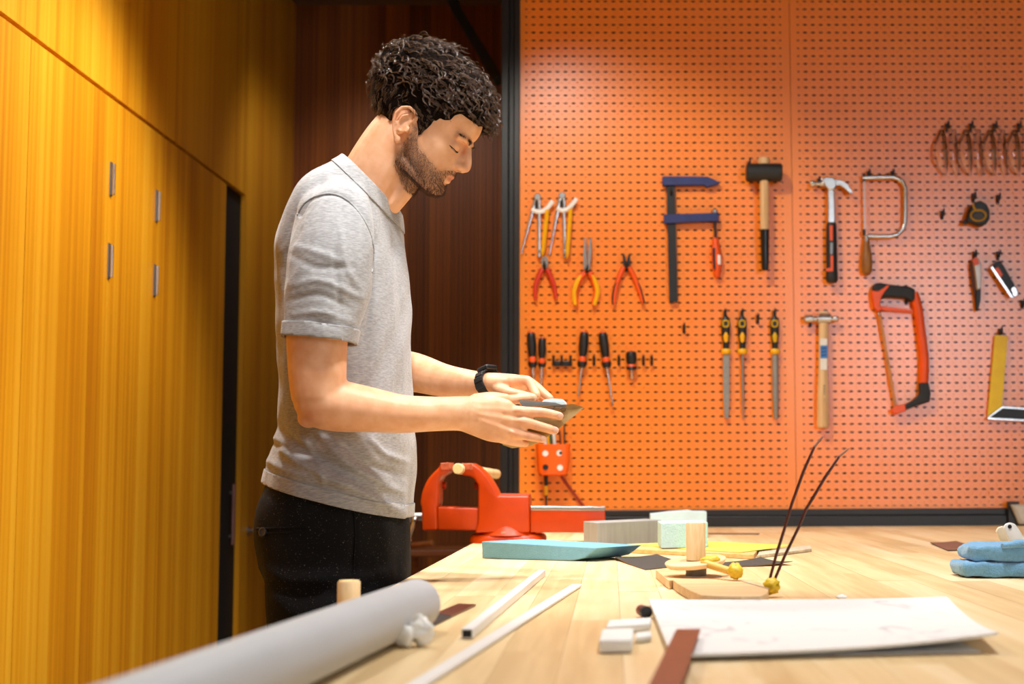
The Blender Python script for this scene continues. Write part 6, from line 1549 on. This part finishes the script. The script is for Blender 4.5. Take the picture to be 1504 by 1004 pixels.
# ---- wrist watch
wc = U(720.5, 563.5, YC+.017); wa = U(736, 566, YC+.005)-U(700, 563.5, YC+.04); wa /= np.linalg.norm(wa)
up_ = np.array((0, 0, 1.))-wa*wa[2]; up_ /= np.linalg.norm(up_); sd_ = np.cross(wa, up_)
wa = wa+up_*.42; wa /= np.linalg.norm(wa)               # the strap sits at a slant
up2 = up_-wa*(up_@wa); up2 /= np.linalg.norm(up2); sd2 = np.cross(wa, up2)
watch = thing('wrist_watch', None, None, wc); watch.parent = man; watch.location = Vector(wc-wloc(man))
for k in ('label', 'category'):
    if k in watch: del watch[k]
bpy.data.objects.remove(watch)
rg_ = []
for d, r_ in ((-.009, .0), (-.009, .0026), (.009, .0026), (.009, .0)):
    rg_.append([wc+wa*d+(up2*math.cos(a)*(.0225+r_)+sd2*math.sin(a)*(.0275+r_)) for a in np.linspace(0, 2*math.pi, 40, endpoint=False)])
wst = G().loft(rg_+[rg_[0]], cap=False).build('watch_strap', M_rubber, man, smooth=40)
ct = wc+up2*.0285
G().obox(ct-up2*.0015, wa*.0125, sd2*.014, up2*.0042).build('watch_case', M_tblack, wst, bevel=.003, bseg=3, smooth=50)
G().obox(ct+up2*.0026, wa*.009, sd2*.010, up2*.0008).build('watch_face', mat('watch_glass', (120, 136, 112), .15), wst, bevel=.001)
for k, an in enumerate((.9, 1.35, 1.8)):
    p = wc+up2*math.cos(-an)*.0255+sd2*math.sin(-an)*.0305 if False else wc+up2*math.cos(an)*.0255-sd2*math.sin(an)*.0305*(1 if (sd2@np.array((0, -1., 0))) < 0 else -1)
    nrm = p-wc; nrm /= np.linalg.norm(nrm); tng = np.cross(wa, nrm)
    G().obox(p, wa*.0085, tng*.0042, nrm*.0012).build('strap_link', M_tblack, wst, bevel=.0008)

# ---- sandpaper and foam piece in his hands
def sheet_rows(rows, th, name, m, par):
    n = 14; Q = []
    for l_, r_ in rows:
        Q.append([np.array(U(l_[0]+(r_[0]-l_[0])*i/n, l_[1]+(r_[1]-l_[1])*i/n + (l_[3] if len(l_) > 3 else 0)*math.sin(math.pi*i/n), l_[2]+(r_[2]-l_[2])*i/n)) for i in range(n+1)])
    k = len(Q); top = [p for q in Q for p in q]; bot = [p+np.array((0, th, 0)) for p in top]; N_ = len(top); F = []
    for i in range(k-1):
        for j in range(n):
            a = i*(n+1)+j; F += [(a, a+1, a+n+2, a+n+1), (N_+a, N_+a+n+1, N_+a+n+2, N_+a+1)]
    for j in range(n): F += [(j, N_+j, N_+j+1, j+1), ((k-1)*(n+1)+j, (k-1)*(n+1)+j+1, N_+(k-1)*(n+1)+j+1, N_+(k-1)*(n+1)+j)]
    for i in range(k-1): F += [(i*(n+1), (i+1)*(n+1), N_+(i+1)*(n+1), N_+i*(n+1)), (i*(n+1)+n, N_+i*(n+1)+n, N_+(i+1)*(n+1)+n, (i+1)*(n+1)+n)]
    return G().add(top+bot, F).build(name, m, par, smooth=60)
YS = YF+.012
sp = thing('sandpaper_sheet', 'folded brown-backed sandpaper held in the man\'s hands', 'sandpaper', U(800, 640, YS))
sheet_rows([((762.5, 587, YS+.012), (816, 591, YS+.010)), ((764, 592, YS+.007), (827, 595, YS+.006)), ((770, 600, YS), (834, 599, YS))], .0007, 'grit_flap', M_grit, sp)
M_kr2 = mat('sandpaper_kraft', (160, 126, 72), .65, var=.08, scale=60)
sheet_rows([((775, 597, YS-.0006), (843, 593, YS+.004, 4)), ((768, 604, YS-.0004), (858, 598, YS+.010, 2)), ((760, 615, YS), (846, 608, YS+.004)), ((752, 630, YS), (828, 623, YS)), ((740, 645, YS+.004), (812, 636, YS)), ((738, 653, YS+.012), (795, 647, YS+.008)), ((752, 658, YS+.022), (778, 655, YS+.022))], .0007, 'paper_back', M_kr2, sp)
for pts in ([(823, 600), (827, 598), (831, 599), (830, 603), (826, 604), (823, 600)], [(811, 601), (816, 597), (813, 596.5)], [(781, 614), (784, 613), (785, 616), (782, 617), (781, 614)], [(756, 653), (759, 650), (762, 652), (759, 655), (756, 653)], [(762, 652), (768, 649)]):
    G().tube([U(x, y, YS-.0010 if y < 640 else YS+.0105) for x, y in pts], .0004, 6).build('printed_mark', M_tblack, sp)
t_ = [U(x, y, YS+.012) for x, y in ((794, 592), (799, 586.5), (812, 585.3), (826, 585.8), (831, 590), (834, 598), (826, 604), (796, 604))]
G().prism(t_, (0, .028, 0)).solo('foam_piece', mat('foam_white_blue', (206, 226, 232), .8, var=.04, bump=.3, bscale=400), 'small pale blue foam piece wrapped in the held sandpaper', 'foam piece', bevel=.002, smooth=50)
